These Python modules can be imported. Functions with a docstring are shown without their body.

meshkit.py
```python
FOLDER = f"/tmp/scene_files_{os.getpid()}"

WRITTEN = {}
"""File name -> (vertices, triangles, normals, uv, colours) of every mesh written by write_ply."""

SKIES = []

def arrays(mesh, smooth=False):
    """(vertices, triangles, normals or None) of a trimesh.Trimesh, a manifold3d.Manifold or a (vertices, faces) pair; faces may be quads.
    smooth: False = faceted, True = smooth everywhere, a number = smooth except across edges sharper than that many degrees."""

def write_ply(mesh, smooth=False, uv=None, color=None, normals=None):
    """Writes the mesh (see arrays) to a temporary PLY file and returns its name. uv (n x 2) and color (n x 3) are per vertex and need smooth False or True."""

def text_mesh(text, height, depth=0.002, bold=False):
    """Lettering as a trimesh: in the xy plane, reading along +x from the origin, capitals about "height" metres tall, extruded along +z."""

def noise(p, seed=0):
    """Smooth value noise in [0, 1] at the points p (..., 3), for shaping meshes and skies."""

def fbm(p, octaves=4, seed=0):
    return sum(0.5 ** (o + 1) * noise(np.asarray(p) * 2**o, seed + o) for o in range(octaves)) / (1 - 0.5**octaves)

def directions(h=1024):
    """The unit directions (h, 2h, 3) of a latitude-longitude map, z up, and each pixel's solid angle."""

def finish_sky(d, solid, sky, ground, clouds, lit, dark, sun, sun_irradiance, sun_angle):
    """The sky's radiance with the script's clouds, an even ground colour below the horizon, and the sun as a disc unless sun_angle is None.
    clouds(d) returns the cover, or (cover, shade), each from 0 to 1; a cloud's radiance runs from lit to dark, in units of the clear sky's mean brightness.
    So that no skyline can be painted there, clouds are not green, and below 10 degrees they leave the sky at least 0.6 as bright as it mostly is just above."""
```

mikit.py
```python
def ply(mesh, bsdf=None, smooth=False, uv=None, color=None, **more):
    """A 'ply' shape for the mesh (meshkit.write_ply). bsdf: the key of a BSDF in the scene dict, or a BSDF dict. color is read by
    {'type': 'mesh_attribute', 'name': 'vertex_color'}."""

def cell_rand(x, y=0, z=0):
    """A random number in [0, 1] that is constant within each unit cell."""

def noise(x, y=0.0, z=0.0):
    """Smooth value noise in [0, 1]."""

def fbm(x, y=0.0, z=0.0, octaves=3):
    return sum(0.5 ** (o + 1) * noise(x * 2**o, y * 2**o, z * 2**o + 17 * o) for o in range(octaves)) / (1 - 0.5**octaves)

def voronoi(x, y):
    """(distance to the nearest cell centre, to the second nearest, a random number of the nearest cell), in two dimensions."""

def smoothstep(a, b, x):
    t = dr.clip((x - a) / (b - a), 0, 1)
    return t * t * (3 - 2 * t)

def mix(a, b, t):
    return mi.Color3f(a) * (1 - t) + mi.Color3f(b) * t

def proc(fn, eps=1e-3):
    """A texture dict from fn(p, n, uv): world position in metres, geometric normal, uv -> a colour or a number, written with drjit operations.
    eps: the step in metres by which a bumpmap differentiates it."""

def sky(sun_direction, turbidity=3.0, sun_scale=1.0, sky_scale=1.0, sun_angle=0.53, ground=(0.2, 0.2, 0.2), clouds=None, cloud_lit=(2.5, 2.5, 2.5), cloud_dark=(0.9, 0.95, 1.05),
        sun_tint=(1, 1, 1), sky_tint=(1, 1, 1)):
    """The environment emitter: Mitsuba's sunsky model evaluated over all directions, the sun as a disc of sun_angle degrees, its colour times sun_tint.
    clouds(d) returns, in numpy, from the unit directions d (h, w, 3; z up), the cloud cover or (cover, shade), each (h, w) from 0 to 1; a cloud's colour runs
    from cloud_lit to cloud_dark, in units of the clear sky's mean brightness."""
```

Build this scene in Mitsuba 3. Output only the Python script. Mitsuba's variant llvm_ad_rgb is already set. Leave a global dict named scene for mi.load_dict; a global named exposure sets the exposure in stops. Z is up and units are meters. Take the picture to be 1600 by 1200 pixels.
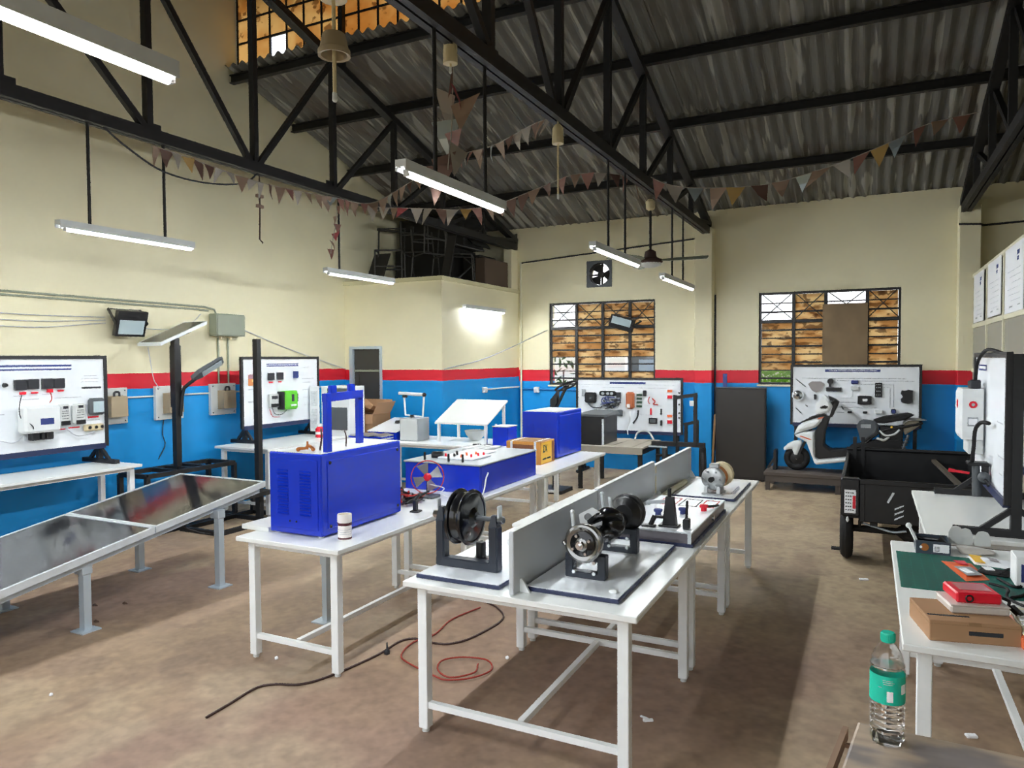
import math, random, numpy as np, trimesh, mitsuba as mi, mikit, meshkit, drjit as dr
from shapely.geometry import Polygon, box as sbox, Point
from shapely.ops import unary_union
random.seed(5)
ST = mi.ScalarTransform4f
scene, labels = {}, {}
# ---------------------------------------------------------------- camera, sky, exposure
exposure = 1.3
_yaw, _pit, _rol, _f = 0.46063, 0.0349, -0.00633, 1124.28
_fw = np.array([-math.sin(_yaw)*math.cos(_pit), math.cos(_yaw)*math.cos(_pit), -math.sin(_pit)])
_r0 = np.array([math.cos(_yaw), math.sin(_yaw), 0.0]); _u0 = np.cross(_r0, _fw)
_up = -math.sin(_rol)*_r0 + math.cos(_rol)*_u0
_eye = np.array([0, 0, 1.8])
scene['camera'] = {'type': 'perspective', 'fov': 2*math.degrees(math.atan(800/_f)), 'fov_axis': 'x', 'near_clip': 0.05, 'far_clip': 400,
    'to_world': ST().look_at(origin=_eye.tolist(), target=(_eye+_fw).tolist(), up=_up.tolist())}
SKY, TUBE = 7.0, 110.0
scene['sky'] = mikit.sky((-0.3, -0.75, 0.85), turbidity=4, sun_scale=0.0, sky_scale=SKY, ground=(0.22, 0.2, 0.16),
    clouds=lambda d: (0.94, 0.5*meshkit.fbm(d*3.0, 3)), cloud_lit=(1.35, 1.38, 1.42), cloud_dark=(0.9, 0.93, 1.0))

# ---------------------------------------------------------------- helpers
used = set()
def num(name):
    if name not in used:
        used.add(name); return name
    i = 1
    while f'{name}_{i:03d}' in used: i += 1
    used.add(f'{name}_{i:03d}'); return f'{name}_{i:03d}'
def thing(name, label, cat, group=None):
    k = num(name); labels[k] = {'label': label, 'category': cat}
    if group: labels[k]['group'] = group
    return k
def part(root, name, mesh, mat, smooth=False, label=None, **kw):
    k = num(root + '__' + name)
    scene[k] = mikit.ply(mesh, mat, smooth, **kw)
    if label: labels[k] = {'label': label}
    return k
def single(name, label, cat, mesh, mat, smooth=False, group=None):
    k = thing(name, label, cat, group); scene[k] = mikit.ply(mesh, mat, smooth); return k
def struct(name, mesh, mat, smooth=False, label=None):
    k = num(name); labels[k] = {'kind': 'structure'}
    if label: labels[k]['label'] = label
    if mesh is not None: scene[k] = mikit.ply(mesh, mat, smooth)
    return k
def dup(root, move, label, name=None, group=None):
    """A copy of a thing with its parts, shifted by move."""
    base = name or root.rsplit('_', 1)[0] if root[-3:].isdigit() else (name or root)
    k = thing(base, label, labels[root]['category'], group or labels[root].get('group'))
    for q in [q for q in list(scene) if q == root or q.startswith(root + '__')]:
        n = k + q[len(root):]; used.add(n)
        old = scene[q].get('to_world', ST())
        scene[n] = {**scene[q], 'to_world': ST().translate(list(move)) @ old}
    return k
J = lambda *m: trimesh.util.concatenate([x for x in m if x is not None])
def B(x0, x1, y0, y1, z0, z1, bev=0.0):
    x0, x1 = sorted((x0, x1)); y0, y1 = sorted((y0, y1)); z0, z1 = sorted((z0, z1))
    bev = min(bev, 0.45*min(x1-x0, y1-y0, z1-z0))
    if bev <= 0:
        return trimesh.creation.box(bounds=[[x0, y0, z0], [x1, y1, z1]])
    pts = []
    for cx, sx in ((x0, 1), (x1, -1)):
        for cy, sy in ((y0, 1), (y1, -1)):
            for cz, sz in ((z0, 1), (z1, -1)):
                pts += [(cx, cy+sy*bev, cz+sz*bev), (cx+sx*bev, cy, cz+sz*bev), (cx+sx*bev, cy+sy*bev, cz)]
    return trimesh.convex.convex_hull(np.array(pts))
def frame(d, up=(0, 0, 1)):
    d = np.asarray(d, float); d = d/np.linalg.norm(d)
    up = np.asarray(up, float)
    if abs(d @ up) > 0.98*np.linalg.norm(up): up = np.array([0, 1.0, 0])
    x = np.cross(up, d); x /= np.linalg.norm(x); return x, np.cross(d, x), d
def bar(p, q, w, h=None, up=(0, 0, 1), ext=0.0):
    """A square bar from p to q, w across, h along up."""
    h = h or w; p, q = np.asarray(p, float), np.asarray(q, float)
    x, y, d = frame(q-p, up); p = p-d*ext; q = q+d*ext
    m = trimesh.creation.box(extents=[w, h, np.linalg.norm(q-p)])
    M = np.eye(4); M[:3, 0], M[:3, 1], M[:3, 2], M[:3, 3] = x, y, d, (p+q)/2
    m.apply_transform(M); return m
def cyl(p, q, r, r2=None, n=16):
    return lathe([(r, 0), (r if r2 is None else r2, 1)], p, np.asarray(q, float)-np.asarray(p, float), n, unit=True)
def lathe(prof, o, d=(0, 0, 1), n=24, unit=False, caps=True):
    """prof: (radius, height) points turned about the axis d through o."""
    d = np.asarray(d, float); L = np.linalg.norm(d) if unit else 1.0
    x, y, dd = frame(d); o = np.asarray(o, float)
    a = np.arange(n)*2*np.pi/n; rows = []
    prof = [(max(r, 1e-5), h*L) for r, h in prof]
    if caps: prof = [(1e-5, prof[0][1])]+prof+[(1e-5, prof[-1][1])]
    for r, h in prof:
        rows.append(o+dd*h+r*(np.cos(a)[:, None]*x+np.sin(a)[:, None]*y))
    v = np.vstack(rows); f = []
    i = np.arange(n); j = (i+1) % n
    for k in range(len(prof)-1):
        f.append(np.stack([k*n+i, k*n+j, (k+1)*n+j], 1)); f.append(np.stack([k*n+i, (k+1)*n+j, (k+1)*n+i], 1))
    return trimesh.Trimesh(v, np.vstack(f), process=False)
def spline(pts, n=6):
    pts = np.asarray(pts, float)
    if len(pts) < 3: return pts
    P = np.vstack([2*pts[0]-pts[1], pts, 2*pts[-1]-pts[-2]]); out = []
    for k in range(1, len(P)-2):
        for t in np.linspace(0, 1, n, endpoint=False):
            a, b, c, d = P[k-1:k+3]
            out.append(0.5*((2*b)+(c-a)*t+(2*a-5*b+4*c-d)*t*t+(3*b-a-3*c+d)*t**3))
    return np.vstack(out+[pts[-1:]])
def tube(pts, r, n=8, sm=0):
    pts = spline(pts, sm) if sm else np.asarray(pts, float)
    a = np.arange(n)*2*np.pi/n; rows = []; x = None
    for k in range(len(pts)):
        d = pts[min(k+1, len(pts)-1)]-pts[max(k-1, 0)]; d = d/(np.linalg.norm(d)+1e-12)
        if x is None: x, y, _ = frame(d)
        else:
            x = x-d*(x@d); x /= np.linalg.norm(x)+1e-12; y = np.cross(d, x)
        rows.append(pts[k]+r*(np.cos(a)[:, None]*x+np.sin(a)[:, None]*y))
    v = np.vstack(rows+[pts[:1], pts[-1:]]); f = []; i = np.arange(n); j = (i+1) % n; N = len(pts)
    for k in range(N-1):
        f.append(np.stack([k*n+i, k*n+j, (k+1)*n+j], 1)); f.append(np.stack([k*n+i, (k+1)*n+j, (k+1)*n+i], 1))
    f.append(np.stack([j, i, i*0+N*n], 1)); f.append(np.stack([(N-1)*n+i, (N-1)*n+j, i*0+N*n+1], 1))
    return trimesh.Trimesh(v, np.vstack(f), process=False)
def prism(poly, o, u, v, t):
    """A flat outline (in u, v from o) with thickness t along u x v."""
    poly = poly if hasattr(poly, 'exterior') or hasattr(poly, 'geoms') else Polygon(poly)
    m = J(*[trimesh.creation.extrude_polygon(g, abs(t), engine='earcut') for g in getattr(poly, 'geoms', [poly])])
    u, v = np.asarray(u, float), np.asarray(v, float); w = np.cross(u, v)
    M = np.eye(4); M[:3, 0], M[:3, 1], M[:3, 2], M[:3, 3] = u, v, w, np.asarray(o, float)+(w*t if t < 0 else 0)
    m.apply_transform(M); return m
def ball(c, r, sub=2, sc=(1, 1, 1)):
    m = trimesh.creation.icosphere(sub, 1.0); m.vertices = m.vertices*np.asarray(sc)*r+np.asarray(c); return m
def hull(pts): return trimesh.convex.convex_hull(np.asarray(pts, float))
def torus(c, d, R, r, n=32, m=10):
    x, y, d = frame(d); a = np.arange(n+1)*2*np.pi/n
    return lathe([(R+r*math.cos(t), r*math.sin(t)) for t in np.linspace(0, 2*np.pi, m+1)], c, d, n, caps=False)
def turn(m, o, axis, deg):
    m = m.copy(); m.apply_transform(trimesh.transformations.rotation_matrix(math.radians(deg), axis, o)); return m
def text(s, o, u, v, h, t=0.001, bold=True):
    m = meshkit.text_mesh(s, h, t, bold); w = np.cross(u, v); M = np.eye(4)
    M[:3, 0], M[:3, 1], M[:3, 2], M[:3, 3] = u, v, w, o; m.apply_transform(M); return m

# ---------------------------------------------------------------- materials
def lin(h):
    c = [int(h[i:i+2], 16)/255 for i in (0, 2, 4)]
    return [x/12.92 if x <= 0.04045 else ((x+0.055)/1.055)**2.4 for x in c]
def col(c): return {'type': 'rgb', 'value': lin(c) if isinstance(c, str) else list(c)}
def mat(name, c, rough=0.5, metal=0.0, spec=0.5, **kw):
    base = c if isinstance(c, dict) else col(c)
    scene[name] = {'type': 'twosided', 'bsdf': {'type': 'principled', 'base_color': base, 'roughness': rough, 'metallic': metal, 'specular': spec, **kw}}
    return name
def pmat(name, fn, rough=0.5, bump=None, **kw):
    b = {'type': 'principled', 'base_color': mikit.proc(fn), 'roughness': rough, **kw}
    if bump: b = {'type': 'bumpmap', 'nested': mikit.proc(bump[0]), 'scale': bump[1], 'b': b}
    scene[name] = {'type': 'twosided', 'bsdf': b}; return name
noise, fbm, voronoi, smooth_, mix = mikit.noise, mikit.fbm, mikit.voronoi, mikit.smoothstep, mikit.mix
C3 = lambda h: mi.Color3f(*lin(h))
def wall_fn(z_top, z_mid, top='e9e2c0', dirt=0.12):
    def fn(p, n, uv):
        e = (noise(p.x*7+p.y*7, p.z*3)-0.5)*0.008
        c = mix(C3('048cd2'), C3('cb1a2b'), dr.select(p.z+e > z_mid, 1.0, 0.0))
        c = mix(c, C3(top), dr.select(p.z+e > z_top, 1.0, 0.0))
        return c*(1-dirt*fbm(p.x*1.3+p.y*0.7, p.y*1.3, p.z*1.1, octaves=4))
    return fn
pmat('paint_back', wall_fn(1.61, 1.42), 0.55)
pmat('paint_left', wall_fn(1.67, 1.50), 0.55)
pmat('paint_cabin', wall_fn(1.65, 1.495), 0.55)
pmat('paint_plain', lambda p, n, uv: C3('cfc9a2')*(1-0.2*fbm(p.x*1.2, p.y*1.2, p.z*1.2)), 0.6)
def floor_fn(p, n, uv):
    a = fbm(p.x*0.8, p.y*0.8, 2.0, octaves=5); b = fbm(p.x*4, p.y*2.2, 7.0, octaves=5); s = fbm(p.x*22, p.y*22, 1.0, octaves=3)
    c = mix(C3('8d7464'), C3('988169'), smooth_(0.3, 0.7, a)); c = mix(c, C3('9c8a70'), smooth_(4.5, 6.5, p.y+a))
    c = mix(c, C3('80695a'), 0.45*smooth_(0.5, 0.75, b))
    c = mix(c, C3('ab9a80'), 0.45*smooth_(0.58, 0.76, fbm(p.x*1.7+4, p.y*1.4, 3.0, octaves=4)))
    c = mix(c, C3('6b5a50'), 0.25*smooth_(0.66, 0.74, fbm(p.x*2.7+9, p.y*3.1, 11.0, octaves=4)))
    return c*(0.78+0.34*s)
pmat('concrete', floor_fn, 0.62, bump=(lambda p, n, uv: fbm(p.x*9, p.y*9, 0.0, octaves=4), 0.006), specular=0.35)
def sheet_fn(p, n, uv):
    a = fbm(p.x*6, p.y*0.7, p.z*0.7, octaves=4); b = fbm(p.x*2.0, p.y*1.4, 3.0, octaves=4)
    c = mix(C3('53534f'), C3('777670'), a); c = mix(c, C3('564a3e'), 0.6*smooth_(0.5, 0.75, b))
    return mix(c, C3('a6a59c'), 0.6*smooth_(0.58, 0.68, fbm(p.x*14, p.y*1.2, 1.0)))
pmat('asbestos', sheet_fn, 0.85)
mat('steel_black', '121315', 0.55); mat('steel_truss', '111113', 0.6)
mat('white_powder', 'e4e8e8', 0.35); mat('white_top', 'dfe2df', 0.3); mat('white_board', 'eaeff3', 0.25); mat('white_dull', 'c8ccca', 0.5)
mat('grey_partition', 'bcc1c6', 0.4); mat('black_plastic', '0f1012', 0.4); mat('black_gloss', '0c0d10', 0.12); mat('black_rubber', '111112', 0.75)
mat('blue_box', '0a2cae', 0.28); mat('blue_dark', '0a2cae', 0.3); mat('grey_plastic', '9aa0a4', 0.4); mat('grey_dark', '4b5054', 0.5)
mat('galvanised', 'b4c0c8', 0.4, 0.3); mat('aluminium', 'd3dade', 0.35, 0.3); mat('chrome', 'd5d8da', 0.12, 1.0); mat('cast_metal', 'b9bcbd', 0.4, 0.8)
mat('tan_box', '9b8c72', 0.6); mat('card', '9c7858', 0.8); mat('card_dark', '8a6a4a', 0.85); mat('red_plastic', 'd01a2e', 0.35); mat('red_wire', 'b32a22', 0.5)
mat('orange_plastic', 'd9663a', 0.45); mat('yellow_plastic', 'e8b63a', 0.5); mat('green_box', '57b52a', 0.4); mat('teal_cap', '19b79b', 0.35)
mat('beige', 'cdbf9a', 0.5); mat('grey_metal_box', '868d7c', 0.45); mat('rust', '5b4638', 0.8); mat('copper', 'c07a45', 0.4, 0.7)
mat('print_dark', '23262c', 0.6); mat('print_blue', '27346f', 0.5); mat('print_grey', 'b9bec4', 0.6); mat('paper', 'eceff2', 0.7); mat('solar_cell', '0b0d12', 0.1)
mat('cream_trim', 'd9d6bd', 0.5); mat('grime', '21201e', 0.85); mat('dark_door', '35342f', 0.6)
mat('cell_dark', '2a2b30', 0.25); mat('foil', 'b9b9bd', 0.25, 0.8); mat('cable_red', '8f3226', 0.55); mat('cable_brown', '3a2824', 0.55)
scene['lamp_glass'] = {'type': 'twosided', 'bsdf': {'type': 'diffuse', 'reflectance': col('ffffff')}}
scene['clear_pane'] = {'type': 'thindielectric', 'int_ior': 1.5}
scene['water'] = {'type': 'dielectric', 'int_ior': 1.333, 'ext_ior': 1.0}
scene['clear_plastic'] = {'type': 'thindielectric', 'int_ior': 1.45}
def amber_fn(p, n, uv):
    c = mix(C3('eed9b2'), C3('d2ad7c'), smooth_(0.3, 0.7, fbm(p.x*4, p.y*4, p.z*7, octaves=4)))
    c = mix(c, C3('8f6840'), 0.75*smooth_(0.53, 0.66, fbm(p.x*6+3, p.y*6, p.z*15, octaves=4)))
    return mix(c, C3('6b4a30'), 0.6*smooth_(0.60, 0.66, fbm(p.x*13+7, p.y*13, p.z*13, octaves=3)))
scene['amber_pane'] = {'type': 'principledthin', 'base_color': mikit.proc(amber_fn), 'roughness': 0.5, 'diff_trans': 1.5, 'spec_trans': 0.0}
def amber_high(p, n, uv):
    c = mix(C3('efd3a2'), C3('dcae72'), smooth_(0.3, 0.7, fbm(p.x*3, 2.0, p.z*3, octaves=3)))
    return mix(c, C3('8a5f38'), 0.6*smooth_(0.62, 0.70, fbm(p.x*9+3, 4.0, p.z*9, octaves=4)))
scene['amber_clerestory'] = {'type': 'principledthin', 'base_color': mikit.proc(amber_high), 'roughness': 0.5, 'diff_trans': 1.6, 'spec_trans': 0.0}
scene['frost_pane'] = {'type': 'principledthin', 'base_color': col('cdd6dc'), 'roughness': 0.5, 'diff_trans': 1.4}

# ---------------------------------------------------------------- the building
XL, XR, YB, YF = -7.15, 4.35, 11.2, -0.6
zr = lambda y: 4.0+0.295*(11.2-max(y, 10.6-y))
struct('floor', B(XL-0.2, XR+0.2, YF-0.2, YB+0.2, -0.1, 0.0), 'concrete')
gable = [(YF, 0), (YB, 0), (YB, zr(YB)+0.1), (6.7, zr(6.7)+0.1), (6.7, 6.40), (5.3, 6.83), (3.9, 6.40), (3.9, zr(3.9)+0.05), (YF, zr(YF)+0.05)]
struct('wall_left', prism(gable, (XL, 0, 0), (0, 1, 0), (0, 0, 1), -0.2), 'paint_left')
struct('wall_right', prism(gable, (XR, 0, 0), (0, 1, 0), (0, 0, 1), 0.2), 'paint_plain')
w1, w2, fanc = (-4.85, -3.03, 1.36, 2.73), (-1.47, 0.385, 1.40, 2.75), (-3.955, 3.175)
back = sbox(XL-0.2, 0, XR+0.2, 4.03).difference(unary_union([sbox(w1[0], w1[2], w1[1], w1[3]), sbox(w2[0], w2[2], w2[1], w2[3]), Point(fanc).buffer(0.195)]))
struct('wall_back', prism(back, (0, YB+0.23, 0), (1, 0, 0), (0, 0, 1), 0.23), 'paint_back')
front = sbox(XL-0.2, 0, XR+0.2, 4.03).difference(unary_union([sbox(-4.0, 0, 0.4, 3.3), sbox(-6.6, 1.4, -4.8, 2.9)]))  # openings out of view, placed to let daylight in from behind the camera
struct('wall_front', prism(front, (0, YF, 0), (1, 0, 0), (0, 0, 1), 0.2), 'paint_plain')
struct('ground', B(-40, 40, -40, 60, -0.3, -0.1), mat('soil', '7d7158', 0.9))
# pilasters under the truss ends
for i, (x0, x1, d) in enumerate(((-5.58, -5.43, 0.25), (-2.37, -2.11, 0.22), (1.03, 1.27, 0.25))):
    struct('pilaster', B(x0, x1, YB-d, YB, 0, 3.74, 0.008), 'paint_back')
# the cabin in the far left corner
CY, CX, CZ = 8.70, -5.42, 2.92
door = sbox(-7.06, -1, -6.46, 2.0)
struct('wall_cabin_front', prism(sbox(XL, 0, CX, CZ).difference(door), (0, CY+0.12, 0), (1, 0, 0), (0, 0, 1), 0.12), 'paint_cabin')
struct('wall_cabin_side', B(CX-0.12, CX, CY+0.12, YB, 0, CZ), 'paint_cabin')
struct('cabin_roof', prism([(XL, CY-0.03), (-6.3, CY-0.03), (CX+0.03, CY-0.03), (CX+0.03, YB-0.02), (XL, YB-0.02)], (0, 0, CZ), (1, 0, 0), (0, 1, 0), 0.06), 'paint_plain')
# corrugated roof: every sheet a piece
def corrugated(x0, x1, y0, y1, dz=0.0, zf=zr, amp=0.024, pitch=0.146, seg=8):
    n = int(round((x1-x0)/pitch*seg)); xs = np.linspace(x0, x1, n+1)
    z = amp*np.cos(2*np.pi*xs/pitch); v = []
    for y in (y0, y1):
        v.append(np.stack([xs, xs*0+y, zf(y)+z+dz+amp+0.004], 1))
    for y in (y1, y0):
        v.append(np.stack([xs, xs*0+y, zf(y)+z+dz+amp+0.012], 1))
    v = np.vstack(v); m = n+1; i = np.arange(n); f = []
    for a in range(4):
        b = (a+1) % 4; f.append(np.stack([a*m+i, a*m+i+1, b*m+i+1, b*m+i], 1))
    q = np.vstack(f); return (v, q)
ceil = struct('ceiling', None, None)
rows = [(6.5, 7.75), (7.6, 8.95), (8.8, 10.1), (9.95, 11.45)]
for r, (ya, yb) in enumerate(rows):
    for c in range(12):
        xa = XL+c*1.022
        if xa > XR: continue
        part(ceil, 'roof_sheet', corrugated(xa, min(xa+1.06, XR+0.1), ya, yb, 0.010*(c % 2)+0.008*(r % 2)), 'asbestos')
for (ya, yb) in ((-0.85, 1.5), (1.4, 4.1)):
    for c in range(3): part(ceil, 'front_sheet', corrugated(XL+c*3.84, XL+c*3.84+3.86, ya, yb), 'asbestos')
zm = lambda y: 6.78-0.30*abs(y-5.3)
for ya, yb in ((3.5, 5.3), (5.3, 7.1)):
    for c in range(4): part(ceil, 'monitor_sheet', corrugated(XL+c*2.88, XL+c*2.88+2.9, ya, yb, zf=zm), 'asbestos')
# purlins
pl = ['lowest black steel purlin under the roof sheets, nearest the back wall', 'second black steel purlin up from the back wall',
      'third black steel purlin up from the back wall', 'topmost black steel purlin, just under the amber clerestory']
for (y, lab) in zip((9.98, 8.82, 7.65, 6.60), pl):
    z = zr(y)-0.012; single('purlin', lab, 'beam', J(B(XL, XR, y-0.035, y+0.035, z-0.105, z-0.094), B(XL, XR, y-0.006, y+0.006, z-0.10, z-0.01), B(XL, XR, y-0.035, y+0.035, z-0.012, z-0.002)), 'steel_truss')
# trusses
def truss(x, label):
    t = thing('roof_truss', label, 'truss'); zc = 3.70
    ys = [-0.5, 0.62, 1.79, 2.96, 4.13, 5.30, 6.47, 7.64, 8.81, 9.98, 11.1]
    top = lambda y: 5.17-0.292*(max(y, 10.6-y)-6.48)
    part(t, 'bottom_chord', J(B(x-0.055, x-0.008, ys[0], 11.12, zc-0.05, zc+0.05), B(x+0.008, x+0.055, ys[0], 11.12, zc-0.05, zc+0.05)), 'steel_truss')
    for y0, y1 in ((5.30, 11.15), (5.30, -0.55)):
        part(t, 'top_chord', bar((x, y0, top(y0)), (x, y1, top(y1)), 0.10, 0.08), 'steel_truss')
    for y in ys[1:-1]:
        part(t, 'post', bar((x, y, zc), (x, y, top(y)), 0.065, 0.055, up=(0, 1, 0)), 'steel_truss')
    for k in range(1, 10):
        a = ys[k]
        b = ys[k+1] if a >= 5.3 else ys[k-1]
        part(t, 'brace', bar((x+0.02, a, zc), (x+0.02, b, top(b)), 0.05, 0.055), 'steel_truss')
        if a == 5.3: part(t, 'brace', bar((x-0.02, a, zc), (x-0.02, 4.13, top(4.13)), 0.05, 0.055), 'steel_truss')
    for y in (3.95, 6.65):
        part(t, 'monitor_post', B(x-0.03, x+0.03, y-0.03, y+0.03, top(y), zm(y)), 'steel_truss')
    for y in ys[1:-1]:
        part(t, 'gusset_plate', B(x-0.007, x+0.007, y-0.12, y+0.12, zc-0.03, zc+0.11), 'steel_truss')
    part(t, 'end_plate', prism([(11.2, 3.66), (10.75, 3.66), (10.98, 3.86), (11.2, 3.95)], (x-0.012, 0, 0), (0, 1, 0), (0, 0, 1), 0.024), 'steel_truss')
truss(-5.45, 'black steel roof truss nearest the left wall, with bunting under it')
truss(-2.2, 'black steel roof truss crossing the middle of the hall to the middle pilaster')
truss(1.1, 'black steel roof truss at the right, ending on the right pilaster')
# clerestory of amber panes
def clerestory(name, y, x0, x1, z0, nrow, broken, ):
    k = struct(name, None, None); w = 0.27; h = 0.285; n = int((x1-x0)/w)
    for c in range(n+1):
        part(k, 'mullion', B(x0+c*w-0.011, x0+c*w+0.011, y-0.012, y+0.012, z0, z0+nrow*h), 'steel_black')
    for r in range(nrow+1):
        part(k, 'rail', B(x0, x1, y-0.012, y+0.012, z0+r*h-0.011, z0+r*h+0.011), 'steel_black')
    for r in range(nrow):
        for c in range(n):
            part(k, 'pane', B(x0+c*w+0.011, x0+(c+1)*w-0.011, y-0.002, y+0.002, z0+r*h+0.011, z0+(r+1)*h-0.011), 'clear_pane' if (r, c) in broken else 'amber_clerestory')
    part(k, 'sill', B(x0, x1, y-0.06, y+0.05, z0-0.10, z0-0.01), 'steel_black')
    return k
clerestory('window_3', 6.70, XL+0.02, -1.75, 5.47, 3, {(0, 2)})
struct('window_4', B(-1.75, XR, 6.695, 6.705, 5.37, 6.34), 'amber_clerestory'); struct('window_5', B(XL, XR, 3.895, 3.905, 5.37, 6.34), 'frost_pane')  # frosted front glazing is out of view, placed to light roof and upper walls
# back-wall windows
def window(name, b, cols, clear, odd):
    x0, x1, z0, z1 = b; k = struct(name, None, None); y = YB+0.06
    part(k, 'frame', J(B(x0, x0+0.03, y-0.03, y+0.03, z0, z1), B(x1-0.03, x1, y-0.03, y+0.03, z0, z1), B(x0, x1, y-0.03, y+0.03, z0, z0+0.03), B(x0, x1, y-0.03, y+0.03, z1-0.03, z1)), 'steel_black')
    part(k, 'sill', B(x0-0.02, x1+0.02, YB-0.02, YB+0.2, z0-0.03, z0), 'cream_trim')
    H = z1-z0; rows_ = [z1-0.03-0.128*i for i in range(4)]; zt = rows_[-1]
    rows_ += [zt-0.02-0.118*i for i in range(1, 1+int((zt-0.02-z0-0.03)/0.118))]
    for i, xc in enumerate(cols[1:-1]):
        part(k, 'mullion', B(xc-0.022, xc+0.022, y-0.035, y+0.03, z0, z1), 'steel_black')
    part(k, 'transom', B(x0, x1, y-0.035, y+0.03, zt-0.035, zt+0.012), 'steel_black')
    for r in range(len(rows_)-1):
        if r != 2: part(k, 'glazing_bar', B(x0, x1, y-0.012, y+0.012, rows_[r+1]-(0.007 if r % 2 == 0 else 0.012), rows_[r+1]+(0.007 if r % 2 == 0 else 0.012)), 'steel_black')
        for c in range(len(cols)-1):
            m = odd.get((r, c)) or ('clear_pane' if (r, c) in clear else 'amber_pane')
            ya = y+random.uniform(-0.004, 0.004)
            part(k, 'pane', B(cols[c]+0.015, cols[c+1]-0.015, ya-0.002, ya+0.002, rows_[r+1]+0.004, rows_[r]-0.004), m)
    for c in range(len(cols)-1):
        a, d = cols[c], cols[c+1]
        up = c % 2 == 0
        for q in ((0, 1), (1, 0)):
            part(k, 'grille_bar', bar((a if q[0] == 0 else d, y-0.03, zt), (d if q[0] == 0 else a, y-0.03, z1), 0.012), 'steel_black')
    return k
clr1 = {(r, 0) for r in (0, 1, 2, 7, 8, 9, 10)} | {(7, 2), (8, 2), (7, 3), (8, 3)}
window('window_1', w1, [w1[0]+0.02, -4.37, -3.91, -3.45, w1[1]-0.02], clr1, {})
window('window_2', w2, [w2[0]+0.02, -0.99, -0.56, -0.03, w2[1]-0.02], {(r, 0) for r in (0, 1, 2, 9, 10)} | {(0, 2), (1, 2)}, {})
for c in (8, ): pass
pmat('brown_sheet', lambda p, n, uv: mix(C3('6a5945'), C3('857156'), fbm(p.x*5, p.z*4, 1.0, octaves=4)), 0.9)
single('cardboard_sheet', 'large brown cardboard sheet fixed over the right back window', 'cardboard', B(-0.60, -0.02, YB-0.012, YB-0.004, 1.69, 2.55), 'brown_sheet')
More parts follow.
